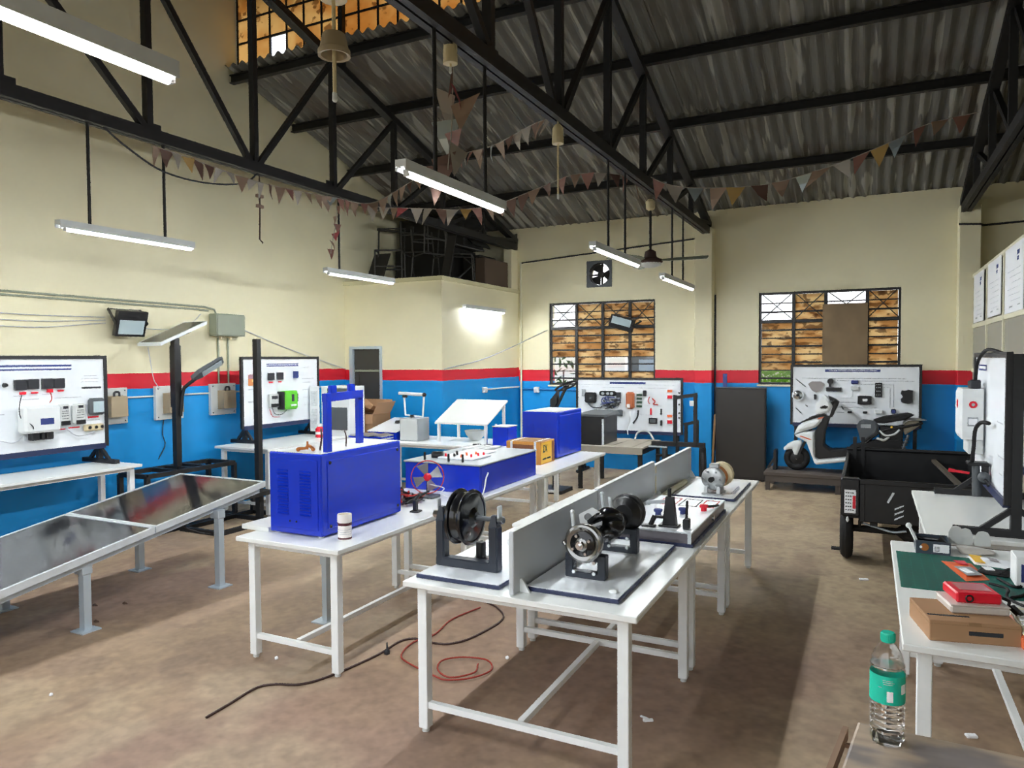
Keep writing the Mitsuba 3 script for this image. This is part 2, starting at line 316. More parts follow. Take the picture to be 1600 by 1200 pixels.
# ---------------------------------------------------------------- hanging tube lights
def tube_light(x, y0, y1, z, label, rods, wall=None):
    t = thing('tube_light', label, 'light', 'tube lights')
    part(t, 'housing', prism([(-0.034, 0.055), (-0.034, -0.003), (-0.029, -0.003), (-0.029, 0.02), (0.029, 0.02), (0.029, -0.003), (0.034, -0.003), (0.034, 0.055)], (x, y0-0.07, z), (1, 0, 0), (0, 0, 1), -(y1-y0+0.09)), 'white_dull')
    k = part(t, 'tube', cyl((x, y0, z-0.006), (x, y1, z-0.006), 0.02, n=14), 'lamp_glass', True)
    scene[k]['emitter'] = {'type': 'area', 'radiance': {'type': 'rgb', 'value': [TUBE*0.95, TUBE*0.995, TUBE*1.02]}}
    for y in (y0-0.012, y1+0.004):
        part(t, 'lamp_holder', B(x-0.018, x+0.018, y-0.008, y+0.012, z-0.02, z+0.016), 'white_dull')
    for y in rods:
        part(t, 'hanger_rod', cyl((x, y, z+0.05), (x, y, 3.66), 0.012, n=8), 'steel_black', True)
    return t
tube_light(-2.2, 0.45, 1.75, 2.79, 'large lit tube light at the top left corner, nearest the camera', (0.55, 1.0))
tube_light(-5.45, 3.42, 4.53, 2.81, 'lit tube light hanging low before the left wall on two rods', (3.6, 4.27))
tube_light(-2.2, 3.21, 4.28, 2.79, 'lit tube light hanging in the middle above the black wheel hub', (3.48, 4.07))
tube_light(-5.45, 6.38, 7.57, 2.78, 'lit tube light before the cabin with a red streamer above it', (6.55,))
tube_light(-2.2, 6.12, 7.43, 2.78, 'lit tube light left of the ceiling fan', (6.48, 7.0))
tube_light(-2.2, 8.50, 10.05, 2.75, 'lit tube light right of the ceiling fan, farthest back', (8.92, 9.5))
tube_light(-5.36, 9.30, 10.5, 2.555, 'lit tube light fixed to the side wall of the cabin', ())
tube_light(-5.45, 0.3, 1.5, 2.80, 'unseen lit tube light out of view, lighting the near left of the hall', (0.5, 1.2))  # out of view, continues the left row to light the near end

# ---------------------------------------------------------------- white work tables
def table(name, label, x0, x1, y0, y1, z, group, inset=0.05, leg=0.05, mids=(), bar_y=True, low=0.12, back=False):
    t = thing(name, label, 'table', group)
    part(t, 'tabletop', B(x0, x1, y0, y1, z-0.028, z, 0.004), 'white_top')
    xs, ys = (x0+inset, x1-inset-leg), [y0+inset, y1-inset-leg]+list(mids)
    for y in sorted(ys):
        for x in xs:
            part(t, 'leg', B(x, x+leg, y, y+leg, 0.02, z-0.028, 0.003), 'white_powder')
            part(t, 'foot', cyl((x+leg/2, y+leg/2, 0), (x+leg/2, y+leg/2, 0.022), leg*0.36, n=12), 'white_dull')
        part(t, 'cross_bar', B(xs[0]+leg, xs[1], y+0.01, y+leg-0.012, low, low+0.03), 'white_powder')
    c = (xs[0]+xs[1]+leg)/2
    ya, yb = min(ys)+leg, max(ys)
    if bar_y: part(t, 'stretcher', B(c-0.015, c+0.015, ya, yb, low, low+0.03), 'white_powder')
    for x in xs: part(t, 'apron', B(x+0.01, x+leg-0.012, ya, yb, z-0.063, z-0.028), 'white_powder')
    for y in (min(ys), max(ys)): part(t, 'apron', B(xs[0]+leg, xs[1], y+0.01, y+leg-0.012, z-0.063, z-0.028), 'white_powder')
    return t
G = 'white work tables in the middle row'
table('work_table', 'white square work table at the front with the black wheel hub and axle on it', -1.985, -0.835, 2.81, 4.035, 0.745, G)
table('work_table', 'white work table behind the front one, under the pedal training board', -1.985, -0.835, 4.05, 5.19, 0.745, G)
table('work_table', 'white work table at the far end of the middle row, under the cast motor', -1.985, -0.835, 5.205, 6.43, 0.745, G)
G = 'white work tables in the left row'
table('work_table', 'white narrow work table carrying the big blue louvred cabinet', -3.40, -2.62, 3.10, 4.70, 0.745, G)
table('work_table', 'white narrow work table under the long low blue console', -3.40, -2.62, 4.715, 5.92, 0.745, G)
table('work_table', 'white work table under the far blue cabinet and the battery carton', -3.40, -2.62, 5.935, 7.62, 0.75, G)
table('wall_bench', 'long white bench against the left wall under the big training board', -7.0, -6.40, 1.0, 4.70, 0.79, None)
table('wall_bench', 'long white bench by the left wall under the green inverter board', -6.95, -6.10, 6.05, 8.35, 0.79, None)
table('work_table', 'long white table standing across the room before the cabin', -5.95, -3.42, 7.50, 8.35, 0.75, None)
# ---------------------------------------------------------------- left wall: lamps, boxes, conduits
def floodlight(label, c, u, n, w, h, d=0.05, side=-1):
    """c: centre of the face, u along its width, n out of the face."""
    t = thing('floodlight', label, 'floodlight'); u = np.array(u, float); n = np.array(n, float); n /= np.linalg.norm(n); v = np.cross(n, u); c = np.array(c, float)
    R = lambda w_, h_, z0, z1, dv=0.0: hull([c+u*a*w_/2+v*(b*h_/2+dv)+n*z for a in (-1, 1) for b in (-1, 1) for z in (z0, z1)])
    part(t, 'body', R(w, h, -d, 0), 'black_plastic')
    part(t, 'lens', R(w*0.84, h*0.56, -0.001, 0.004, side*h*0.13), 'lens_grey')
    part(t, 'cooling_rib', J(*[R(w*0.9, h*0.02, -d-0.02, -d, h*k) for k in (-0.3, -0.1, 0.1, 0.3)]), 'black_plastic')
    a, b = c-u*(w/2+0.012), c+u*(w/2+0.012); back = -n*0.16+v*0.12
    part(t, 'bracket', J(bar(a, a+back, 0.008, 0.03), bar(b, b+back, 0.008, 0.03), bar(a+back, b+back, 0.03, 0.008)), 'black_plastic')
    return t
mat('lens_grey', 'aebfc4', 0.15)
floodlight('square black floodlight mounted on the left wall above the big training board', (-6.96, 5.03, 2.19), (0, 1, 0), (1, 0.0, -0.28), 0.34, 0.27)
t = thing('junction_box', 'grey-green metal junction box high on the left wall', 'electrical box')
part(t, 'body', B(XL, XL+0.13, 6.18, 6.62, 2.10, 2.37, 0.006), 'grey_metal_box'); part(t, 'door', B(XL+0.13, XL+0.142, 6.19, 6.61, 2.11, 2.36, 0.004), 'grey_metal_box')
part(t, 'gland', J(cyl((XL+0.06, 6.3, 2.06), (XL+0.06, 6.3, 2.10), 0.018), cyl((XL+0.06, 6.45, 2.06), (XL+0.06, 6.45, 2.10), 0.018)), 'beige')
single('conduit', 'thin upper conduit running along the left wall to the junction box', 'conduit', tube([(XL+0.014, 1.0, 2.47), (XL+0.014, 6.1, 2.445), (XL+0.03, 6.24, 2.42), (XL+0.03, 6.26, 2.37)], 0.011), 'grey_metal_box', True)
single('conduit', 'thin lower conduit running along the left wall to the junction box', 'conduit', tube([(XL+0.014, 1.0, 2.435), (XL+0.014, 6.0, 2.41), (XL+0.03, 6.15, 2.40)], 0.011), 'grey_metal_box', True)
for i, y in enumerate((6.3, 6.45)):
    single('conduit', ('left', 'right')[i]+' one of two vertical conduits below the junction box', 'conduit', tube([(XL+0.012, y, 2.08), (XL+0.012, y, 1.5)], 0.011), 'grey_metal_box', True)
for i, s in enumerate((0.04, 0.10, 0.16)):
    single('wall_cable', ('top', 'middle', 'lowest')[i]+' of three thin cables sagging along the left wall to the floodlight', 'cable', tube([(XL+0.02, 2.2, 2.32-s*0.3), (XL+0.02, 3.9, 2.29-s), (XL+0.02, 4.85, 2.28-s*0.5)], 0.004, 6, 5), 'print_grey', True)
single('wall_cable', 'thin cable curving from the floodlight to the junction box', 'cable', tube([(XL+0.02, 5.2, 2.16), (XL+0.02, 5.6, 2.16), (XL+0.02, 5.9, 2.24), (XL+0.02, 6.05, 2.36)], 0.004, 6, 5), 'print_grey', True)
single('wall_cable', 'thin dark wire hanging down the blue left wall below the switch boards', 'cable', tube([(XL+0.012, 5.52, 1.14), (XL+0.012, 5.5, 0.98), (XL+0.012, 5.53, 0.85), (XL+0.012, 5.44, 0.7)], 0.005, 6, 5), 'print_dark', True)
for y0, y1, who in ((4.72, 5.06, 'behind the big training board'), (5.40, 5.76, 'behind the street-lamp pole'), (6.15, 6.53, 'nearest the green inverter board')):
    t = thing('switch_board', 'white wall switch board with a tan cover box, '+who, 'switch board', 'switch boards on the left wall')
    part(t, 'backboard', B(XL, XL+0.045, y0, y1, 1.14, 1.52, 0.004), 'white_dull')
    c = (y0+y1)/2+0.01
    part(t, 'cover', hull([(XL+0.045+d, c+s*w, z) for s in (-1, 1) for (d, w, z) in ((0, 0.10, 1.21), (0.10, 0.095, 1.22), (0, 0.10, 1.44), (0.10, 0.09, 1.43))]), 'tan_box')
    part(t, 'handle', tube([(XL+0.10, c-0.03, 1.43), (XL+0.10, c-0.025, 1.475), (XL+0.10, c+0.025, 1.475), (XL+0.10, c+0.03, 1.43)], 0.011, 8, 4), 'print_dark', True)
    part(t, 'screw', J(*[ball((XL+0.046, y, z), 0.008, 1) for y in (y0+0.03, y1-0.03) for z in (1.17, 1.49)]), 'grey_dark')
for a, b, lab in ((5.06, 5.40, 'between the first two switch boards'), (5.76, 6.15, 'between the last two switch boards'), (6.53, 8.66, 'running on to the cabin corner')):
    single('conduit', 'white conduit along the blue left wall '+lab, 'conduit', tube([(XL+0.012, a, 1.41), (XL+0.012, b, 1.41)], 0.011), 'white_dull', True)

# ---------------------------------------------------------------- training boards
class Board:
    def __init__(s, label, axis, P, sgn, u0, u1, z0, z1, frame=0.032):
        s.a, s.P, s.s = axis, P, sgn; s.t = thing('training_board', label, 'display board')
        s.part('panel', u0, u1, z0, z1, -0.012, 0.0, 'white_board')
        fr = [s.box(u0-frame, u0, z0-frame, z1+frame, -0.02, 0.012), s.box(u1, u1+frame, z0-frame, z1+frame, -0.02, 0.012), s.box(u0, u1, z1, z1+frame, -0.02, 0.012)]
        part(s.t, 'frame', J(*fr), 'steel_black'); part(s.t, 'lower_rail', s.box(u0, u1, z0-0.05, z0, -0.02, 0.014), mat('rail_navy', '1b2547', 0.45) if 'rail_navy' not in scene else 'rail_navy')
    def box(s, u0, u1, z0, z1, d0, d1, bev=0):
        a, b = s.P+s.s*d0, s.P+s.s*d1
        return B(a, b, u0, u1, z0, z1, bev) if s.a == 'x' else B(u0, u1, a, b, z0, z1, bev)
    def part(s, name, u0, u1, z0, z1, d0, d1, m, bev=0, label=None): return part(s.t, name, s.box(u0, u1, z0, z1, d0, d1, bev), m, label=label)
    def flat(s, name, L, m, d=0.002, label=None):
        if name.startswith('red_'): return [s.part(name, *r, 0, d, m) for r in L]
        return part(s.t, name, J(*[s.box(*r, 0, d) for r in L]), m, label=label)
    def pt(s, u, z, d): return (s.P+s.s*d, u, z) if s.a == 'x' else (u, s.P+s.s*d, z)
    def disc(s, name, u, z, r, d0, d1, m, r2=None, label=None): return part(s.t, name, cyl(s.pt(u, z, d0), s.pt(u, z, d1), r, r2), m, 40, label)
    def wire(s, L, m, r=0.004, name='wire', sm=5): return part(s.t, name, tube([s.pt(*p) for p in L], r, 6, sm), m, True)
    def post(s, u, z0, z1, half=0.32, w=0.045, foot_z=None):
        part(s.t, 'post', s.box(u-w/2, u+w/2, z0, z1, -0.07, -0.02), 'steel_black')
        X = s.P-s.s*0.045; g = (lambda k, z: (X+k, u, z)) if s.a == 'x' else (lambda k, z: (u, X+k, z))
        part(s.t, 'foot_bar', bar(g(-half, z0+0.02), g(half, z0+0.02), 0.05, 0.04), 'steel_black')
        for q in (-1, 1): part(s.t, 'strut', bar(g(q*half*0.55, z0+0.03), g(0, z0+0.17), 0.03), 'steel_black')
b = Board('long white training board with a solar inverter and meters, on the far-left bench', 'x', -6.86, 1, 2.45, 4.63, 0.985, 1.825)
b.flat('title_line', [(3.0, 4.31, 1.755, 1.772), (3.0, 4.31, 1.722, 1.736)], 'print_blue')
for r in ((3.783, 3.886, 1.547, 1.64), (3.898, 3.993, 1.551, 1.643), (4.022, 4.121, 1.549, 1.645), (4.133, 4.229, 1.552, 1.643)):
    b.part('meter_display', *r, 0, 0.03, 'cell_dark', 0.004)
b.flat('red_lead', [(3.83, 3.88, 1.505, 1.53), (3.93, 3.985, 1.51, 1.525), (4.07, 4.12, 1.515, 1.545), (4.17, 4.22, 1.52, 1.535)], 'red_plastic', 0.02)
b.disc('knob', 3.708, 1.595, 0.022, 0, 0.03, 'black_plastic', 0.016)
k = b.part('inverter', 3.80, 4.124, 1.155, 1.40, 0, 0.13, 'white_powder', 0.02, 'large white inverter box')
part(k, 'display', b.box(3.935, 4.053, 1.228, 1.285, 0.13, 0.134), 'print_blue')
for u0, u1 in ((3.88, 3.95), (3.97, 4.0), (4.01, 4.075)): b.part('connector', u0, u1, 1.085, 1.155, 0.02, 0.09, 'black_plastic', 0.006)
for u0, u1 in ((4.14, 4.265), (4.285, 4.413)):
    k = b.part('energy_meter', u0, u1, 1.195, 1.397, 0, 0.06, 'white_dull', 0.02)
    part(k, 'display', b.box(u0+0.045, u1-0.035, 1.355, 1.38, 0.06, 0.063), 'cell_dark'); part(k, 'terminal', b.box(u0+0.02, u1-0.02, 1.2, 1.24, 0.06, 0.075, 0.004), 'black_plastic')
    part(k, 'print_line', J(*[b.box(u0+0.03, u1-0.03, z, z+0.006, 0.06, 0.0615) for z in (1.26, 1.285, 1.31, 1.33)]), 'grey_dark')
k = b.part('meter_housing', 4.45, 4.60, 1.275, 1.44, 0, 0.07, 'grey_dark', 0.02); part(k, 'window', b.box(4.47, 4.58, 1.30, 1.41, 0.07, 0.078, 0.006), 'lens_grey')
b.flat('print_bar', [(4.405, 4.60, 1.535, 1.552)], 'print_dark'); b.flat('red_bar', [(4.12, 4.235, 1.155, 1.166), (4.266, 4.375, 1.161, 1.172), (4.457, 4.57, 1.245, 1.262)], 'red_plastic')
b.flat('print_line', [(4.43, 4.56, 1.66, 1.666), (4.40, 4.58, 1.63, 1.634), (4.40, 4.58, 1.60, 1.604), (3.85, 4.0, 1.455, 1.462), (4.14, 4.4, 1.455, 1.461), (4.42, 4.58, 1.22, 1.226), (3.78, 3.87, 1.49, 1.496), (4.03, 4.12, 1.495, 1.501), (3.66, 3.70, 1.33, 1.34)], 'print_grey')
k = b.part('socket_strip', 4.40, 4.60, 1.12, 1.185, 0, 0.045, 'beige', 0.012)
for u in (4.448, 4.513, 4.573): part(k, 'socket', cyl(b.pt(u, 1.155, 0.045), b.pt(u, 1.155, 0.05), 0.016), 'black_plastic', 40)
b.wire([(3.84, 1.50, 0.02), (3.80, 1.40, 0.05), (3.80, 1.3, 0.07), (3.86, 1.22, 0.14), (3.90, 1.12, 0.05)], 'print_dark')
b.wire([(3.6, 1.12, 0.03), (3.75, 1.08, 0.04), (3.83, 1.14, 0.05), (3.85, 1.09, 0.03)], 'print_grey'); b.wire([(4.09, 1.52, 0.02), (4.10, 1.46, 0.03), (4.08, 1.42, 0.03)], 'red_wire')
b.wire([(4.22, 1.17, 0.03), (4.32, 1.09, 0.03), (4.45, 1.09, 0.03), (4.5, 1.12, 0.04)], 'print_grey')
b.post(4.60, 0.79, 1.86, 0.27); b.post(2.5, 0.79, 1.86, 0.27)
b = Board('white training board with a bright green inverter, on the bench behind the tall black post', 'x', -6.80, 1, 6.36, 7.67, 1.0, 1.815)
b.flat('title_line', [(6.75, 7.31, 1.746, 1.758), (6.75, 7.31, 1.722, 1.736)], 'print_blue')
k = b.part('picture', 6.446, 6.61, 1.49, 1.628, 0, 0.006, mat('sunset', 'c98048', 0.6)); part(k, 'picture_sky', b.box(6.447, 6.609, 1.575, 1.627, 0.006, 0.007), mat('dusk', '8f6a78', 0.6)); part(k, 'picture_sun', b.box(6.50, 6.57, 1.535, 1.565, 0.006, 0.008), mat('sun_glow', 'f2cf86', 0.6))
for r in ((6.76, 6.858, 1.55, 1.64), (6.913, 7.014, 1.553, 1.644)): b.part('meter_display', *r, 0, 0.03, 'cell_dark', 0.004)
b.flat('red_lead', [(6.78, 6.84, 1.515, 1.53), (6.94, 6.99, 1.518, 1.53)], 'red_plastic', 0.015)
b.part('breaker', 7.21, 7.265, 1.565, 1.655, 0, 0.05, 'print_blue', 0.004)
k = b.part('inverter', 6.95, 7.19, 1.165, 1.405, 0, 0.11, 'green_box', 0.02, 'bright green inverter box')
part(k, 'emblem', b.box(7.066, 7.11, 1.27, 1.36, 0.11, 0.113), 'print_dark'); part(k, 'print_strip', b.box(7.05, 7.15, 1.207, 1.23, 0.11, 0.112), 'paper'); part(k, 'side_cover', b.box(6.925, 6.95, 1.17, 1.40, 0, 0.10), 'black_plastic')
b.part('charge_controller', 7.2, 7.275, 1.257, 1.36, 0, 0.03, 'grey_dark', 0.004)
k = b.part('control_unit', 6.755, 6.905, 1.2, 1.375, 0, 0.05, 'white_dull', 0.01); part(k, 'display', b.box(6.78, 6.88, 1.31, 1.35, 0.05, 0.053), 'cell_dark'); part(k, 'terminal', b.box(6.77, 6.89, 1.21, 1.25, 0.05, 0.07), 'black_plastic')
b.flat('print_line', [(6.44, 6.61, 1.44, 1.452), (6.44, 6.54, 1.28, 1.30), (7.38, 7.6, 1.55, 1.556), (7.38, 7.55, 1.5, 1.505), (7.38, 7.62, 1.4, 1.405), (7.4, 7.6, 1.3, 1.305), (7.4, 7.55, 1.2, 1.205), (7.35, 7.5, 1.7, 1.705)], 'print_grey')
b.wire([(6.80, 1.2, 0.03), (6.84, 1.12, 0.04), (6.95, 1.11, 0.05), (7.05, 1.17, 0.05)], 'print_dark'); b.wire([(6.76, 1.18, 0.03), (6.80, 1.09, 0.04), (6.92, 1.08, 0.04)], 'red_wire')
b.post(6.42, 0.79, 1.84, 0.22); b.post(7.60, 0.79, 1.84, 0.22)

# ---------------------------------------------------------------- tilted solar panel on its stand
zp = lambda y: 0.755-0.157*(4.53-y)
t = thing('solar_panel', 'large tilted solar panel on a galvanised stand at the lower left', 'solar panel')
def slab(x0, x1, y0, y1, d0, d1): return hull([(x, y, zp(y)+d) for x in (x0, x1) for y in (y0, y1) for d in (d0, d1)])
for (ya, yb) in ((3.475, 4.53), (2.41, 3.465), (1.35, 2.40)):
    k = part(t, 'module', slab(-5.64, -4.61, ya+0.01, yb-0.01, 0.0, 0.012), 'solar_cell')
    part(k, 'module_frame', J(slab(-5.65, -5.63, ya, yb, -0.03, 0.018), slab(-4.62, -4.60, ya, yb, -0.03, 0.018), slab(-5.65, -4.6, ya, ya+0.016, -0.03, 0.018), slab(-5.65, -4.6, yb-0.016, yb, -0.03, 0.018)), 'aluminium')
for x in (-5.72+0.13, -4.66): part(t, 'rail', slab(x-0.02, x+0.02, 1.35, 4.5, -0.075, -0.03), 'galvanised')
for x, y in ((-4.68, 2.99), (-4.62, 4.05), (-5.62, 4.08), (-5.62, 2.99), (-4.68, 1.6), (-5.62, 1.6)):
    h = zp(y)-0.07
    k = part(t, 'leg', J(B(x-0.026, x+0.026, y-0.026, y+0.026, 0.008, h)), 'galvanised')
    part(k, 'base_plate', B(x-0.065, x+0.065, y-0.065, y+0.065, 0, 0.009), 'galvanised'); part(k, 'clamp', B(x-0.06, x+0.035, y-0.035, y+0.035, h-0.06, h+0.01, 0.004), 'galvanised')
single('panel_lead', 'short black solar panel lead with a plug hanging under the tilted panel', 'cable', tube([(-4.75, 3.75, 0.58), (-4.7, 3.8, 0.52), (-4.62, 3.88, 0.47), (-4.58, 3.93, 0.45)], 0.008, 8, 4), 'black_plastic', True)
t = thing('steel_prop', 'single galvanised leg with a base plate standing under the left work table', 'metal leg')
part(t, 'leg', B(-3.355, -3.315, 3.80, 3.84, 0.008, 0.68), 'galvanised'); part(t, 'base_plate', B(-3.41, -3.29, 3.75, 3.88, 0, 0.009), 'galvanised'); part(t, 'sleeve', B(-3.362, -3.308, 3.793, 3.847, 0.40, 0.68), 'galvanised')

# ---------------------------------------------------------------- solar street lamp and second post
def base_frame(t, x0, x1, y0, y1, z, w=0.045, n=3):
    for x in (x0, x1):
        for y in (y0, y1): part(t, 'leg', B(x-w/2, x+w/2, y-w/2, y+w/2, 0, z), 'steel_black')
    for zz in ((z, ) if n == 0 else (w/2, z)):
        for x in (x0, x1): part(t, 'rail', bar((x, y0, zz), (x, y1, zz), w), 'steel_black')
        for y in (y0, y1): part(t, 'rail', bar((x0, y, zz), (x1, y, zz), w), 'steel_black')
    for k in range(1, n): part(t, 'slat', bar((x0, y0+(y1-y0)*k/n, z), (x1, y0+(y1-y0)*k/n, z), w), 'steel_black')
t = thing('solar_street_lamp', 'black pole on a frame with a small solar panel and an LED street lamp', 'street lamp')
base_frame(t, -7.0, -6.58, 4.88, 6.0, 0.62)
px, py = -6.80, 5.42
part(t, 'pole', J(B(px-0.032, px+0.032, py-0.032, py+0.032, 0.62, 2.05)), 'steel_black'); part(t, 'sleeve', B(px-0.04, px+0.04, py-0.04, py+0.04, 1.3, 1.97), 'steel_black')
part(t, 'cross_beam', B(-7.0, -6.58, py-0.025, py+0.025, 0.6, 0.645), 'steel_black')
zq = lambda y: 1.965+0.42*(y-5.15)
pan = lambda x0, x1, y0, y1, a, c: hull([(x, y, zq(y)+d) for x in (x0, x1) for y in (y0, y1) for d in (a, c)])
k = part(t, 'solar_module', pan(-7.04, -6.69, 5.16, 5.74, 0.002, 0.028), 'beige', label='small solar module seen from below')
part(k, 'module_frame', J(pan(-7.05, -7.03, 5.15, 5.75, -0.004, 0.03), pan(-6.70, -6.68, 5.15, 5.75, -0.004, 0.03), pan(-7.05, -6.68, 5.15, 5.17, -0.004, 0.03), pan(-7.05, -6.68, 5.73, 5.75, -0.004, 0.03)), 'aluminium'); part(k, 'cell_face', pan(-7.03, -6.70, 5.17, 5.73, 0.028, 0.031), 'solar_cell')
part(t, 'mount_plate', hull([(px+a, py+c, zq(py+c)-0.02+d) for a in (-0.08, 0.08) for c in (-0.1, 0.14) for d in (0, 0.018)]), 'steel_black')
part(t, 'lamp_arm', tube([(px+0.04, py+0.02, 1.2), (px+0.06, py+0.04, 1.46), (px+0.1, py+0.06, 1.53), (px+0.16, py+0.12, 1.60)], 0.018, 8, 4), 'steel_black', True)
o = np.array([-6.66, 5.52, 1.60]); e = np.array([-6.50, 5.80, 1.81]); d = e-o; s = np.array([-0.5, 0.55, -0.35]); s = s/np.linalg.norm(s); d0 = d/np.linalg.norm(d); s = s-d0*(s@d0); s /= np.linalg.norm(s); nn = np.cross(d0, s)
if nn[2] < 0: nn = -nn
k = part(t, 'lamp_head', hull([o+d0*a*np.linalg.norm(d)+s*w*q+nn*h*r for (a, w, h) in ((0, 0.03, 0.028), (0.25, 0.07, 0.03), (0.9, 0.075, 0.02), (1.0, 0.06, 0.012)) for q in (-1, 1) for r in (-0.6, 1)]), 'grey_dark')
part(k, 'diffuser', hull([o+d0*a*np.linalg.norm(d)+s*0.055*q-nn*(0.018+g) for a in (0.3, 0.93) for q in (-1, 1) for g in (0, 0.006)]), 'lens_grey')
part(t, 'cable', tube([(-6.95, 5.2, 1.96), (-6.94, 5.22, 1.8), (-6.93, 5.25, 1.6), (-6.9, 5.3, 1.5)], 0.004, 6, 4), 'print_grey', True)
t = thing('lamp_post', 'tall bare black post on a floor frame, in front of the green inverter board', 'post')
base_frame(t, -6.50, -5.95, 5.23, 6.20, 0.34)
part(t, 'pole', B(-6.15, -6.085, 5.90, 5.96, 0.045, 2.04), 'steel_black'); part(t, 'cross_beam', J(B(-6.50, -5.95, 5.91, 5.95, 0.0, 0.045), B(-6.50, -5.95, 5.91, 5.95, 0.318, 0.362)), 'steel_black')

single('wall_cable', 'thin cable drooping along the left wall from the junction box to the cabin door', 'cable', tube([(XL+0.02, 6.66, 2.2), (XL+0.02, 7.4, 1.98), (XL+0.03, 8.1, 1.80), (XL+0.05, 8.64, 1.66)], 0.005, 6, 5), 'print_grey', True)
single('wall_cable', 'thin cable stretched from the cabin corner to the left back window', 'cable', tube([(-5.40, 8.72, 1.66), (-5.2, 9.7, 1.83), (-4.87, 11.17, 2.28)], 0.006, 6, 5), 'grey_plastic', True)
single('conduit', 'dark conduit on the far right stretch of the back wall', 'conduit', tube([(1.02, YB-0.262, 3.50), (1.262, YB-0.262, 3.48), (1.285, YB-0.20, 3.48), (1.285, YB-0.016, 3.50), (4.3, YB-0.016, 3.58)], 0.013), 'print_dark', True)
# ---------------------------------------------------------------- things on the left row of tables
def cabinet(label, x0, x1, y0, y1, z0, z1, front, lip=0.012):
    t = thing('machine_cabinet', label, 'cabinet')
    part(t, 'body', B(x0, x1, y0, y1, z0+0.012, z1, 0.008), 'blue_box')
    part(t, 'side_panel', B(x1-0.002, x1+0.006, y0+0.05, y1-0.03, z0+0.05, z1-0.04, 0.004), 'blue_dark')
    part(t, 'top_plate', B(x0+lip, x1-lip, y0+lip, y1-lip, z1, z1+0.004), 'white_dull')
    for x in (x0+0.04, x1-0.04):
        for y in (y0+0.04, y1-0.04): part(t, 'foot', cyl((x, y, z0), (x, y, z0+0.014), 0.02, n=10), 'white_dull')
    return t
t = cabinet('big blue louvred steel cabinet with a blue arch on top, nearest the camera', -3.28, -2.87, 3.26, 4.06, 0.745, 1.245, True)
part(t, 'front_panel', B(-3.255, -2.895, 3.254, 3.262, 0.79, 1.21, 0.003), 'blue_box')
for c0 in (-3.205, -3.03):
    for i in range(15):
        z = 0.875+i*0.0185
        part(t, 'louvre', hull([(c0, 3.254, z), (c0+0.085, 3.254, z), (c0, 3.254, z+0.010), (c0+0.085, 3.254, z+0.010), (c0+0.004, 3.243, z+0.001), (c0+0.081, 3.243, z+0.001)]), 'blue_box')
part(t, 'rivet', J(*[ball((x, 3.253, 0.835), 0.006, 1) for x in (-3.11, -3.06)]), 'black_plastic')
part(t, 'corner_bolt', J(*[ball((-2.863, y, z), 0.010, 1) for y in (3.33, 4.01) for z in (0.81, 1.19)]), 'black_plastic')
k = part(t, 'arch', J(bar((-2.905, 3.36, 1.245), (-2.905, 3.36, 1.60), 0.03, 0.045), bar((-3.03, 3.82, 1.245), (-3.03, 3.82, 1.58), 0.03, 0.045), bar((-2.905, 3.34, 1.575), (-3.03, 3.84, 1.575), 0.035, 0.05)), 'blue_box', label='blue steel arch')
for f in (0.16, 0.74):
    c = np.array([-2.905, 3.36, 1.6])*(1-f)+np.array([-3.03, 3.82, 1.6])*f
    part(k, 'lug', B(c[0]-0.012, c[0]+0.012, c[1]-0.03, c[1]+0.03, 1.595, 1.645, 0.004), 'blue_box')
single('clamp_tool', 'small brass clamp lying on top of the big blue cabinet', 'clamp', J(tube([(-3.08, 3.30, 1.268), (-3.05, 3.33, 1.268), (-3.02, 3.32, 1.285), (-3.0, 3.34, 1.268)], 0.009, 8, 4), ball((-3.08, 3.30, 1.262), 0.013, 1), ball((-3.0, 3.34, 1.263), 0.013, 1), cyl((-3.03, 3.325, 1.262), (-3.03, 3.325, 1.31), 0.006)), 'copper', True)
single('cable_end', 'dark wire standing upright out of the big blue cabinet', 'cable', tube([(-3.0, 3.40, 1.25), (-2.995, 3.41, 1.32), (-3.005, 3.42, 1.38)], 0.006, 6, 4), 'cable_brown', True)
single('cable_end', 'thin dark wire bent on the blue cabinet beneath the arch', 'cable', tube([(-2.98, 3.62, 1.25), (-2.985, 3.63, 1.31), (-2.99, 3.62, 1.35)], 0.004, 6, 4), 'cable_brown', True)
t = thing('plastic_jar', 'white screw-top jar with maroon bands standing before the big blue cabinet', 'jar')
jx, jy = -2.755, 3.325
part(t, 'body', lathe([(0.036, 0.0), (0.040, 0.004), (0.040, 0.105), (0.037, 0.108)], (jx, jy, 0.745), n=28), mat('jar_white', 'ebe6e4', 0.35), 40)
k = part(t, 'lid', lathe([(0.041, 0.104), (0.0425, 0.107), (0.0425, 0.148), (0.040, 0.151), (0.036, 0.151), (0.035, 0.147)], (jx, jy, 0.745), n=28), 'jar_white', 40)
part(k, 'lid_top', cyl((jx, jy, 0.745+0.1472), (jx, jy, 0.745+0.149), 0.035), 'beige')
part(t, 'band', lathe([(0.0408, 0.086), (0.0408, 0.102)], (jx, jy, 0.745), n=28), mat('maroon', '4a1d28', 0.4), 40, label='maroon band'); part(t, 'band', lathe([(0.0408, 0.006), (0.0408, 0.016)], (jx, jy, 0.745), n=28), 'maroon', 40)
part(t, 'label_line', J(*[lathe([(0.0406, z), (0.0406, z+0.003)], (jx, jy, 0.745), n=28) for z in (0.035, 0.048, 0.061)]), 'print_grey')
single('board_offcut', 'white board offcut lying beside the big blue cabinet over the table edge', 'board', B(-3.52, -3.295, 3.26, 3.75, 0.746, 0.775, 0.003), 'white_top')
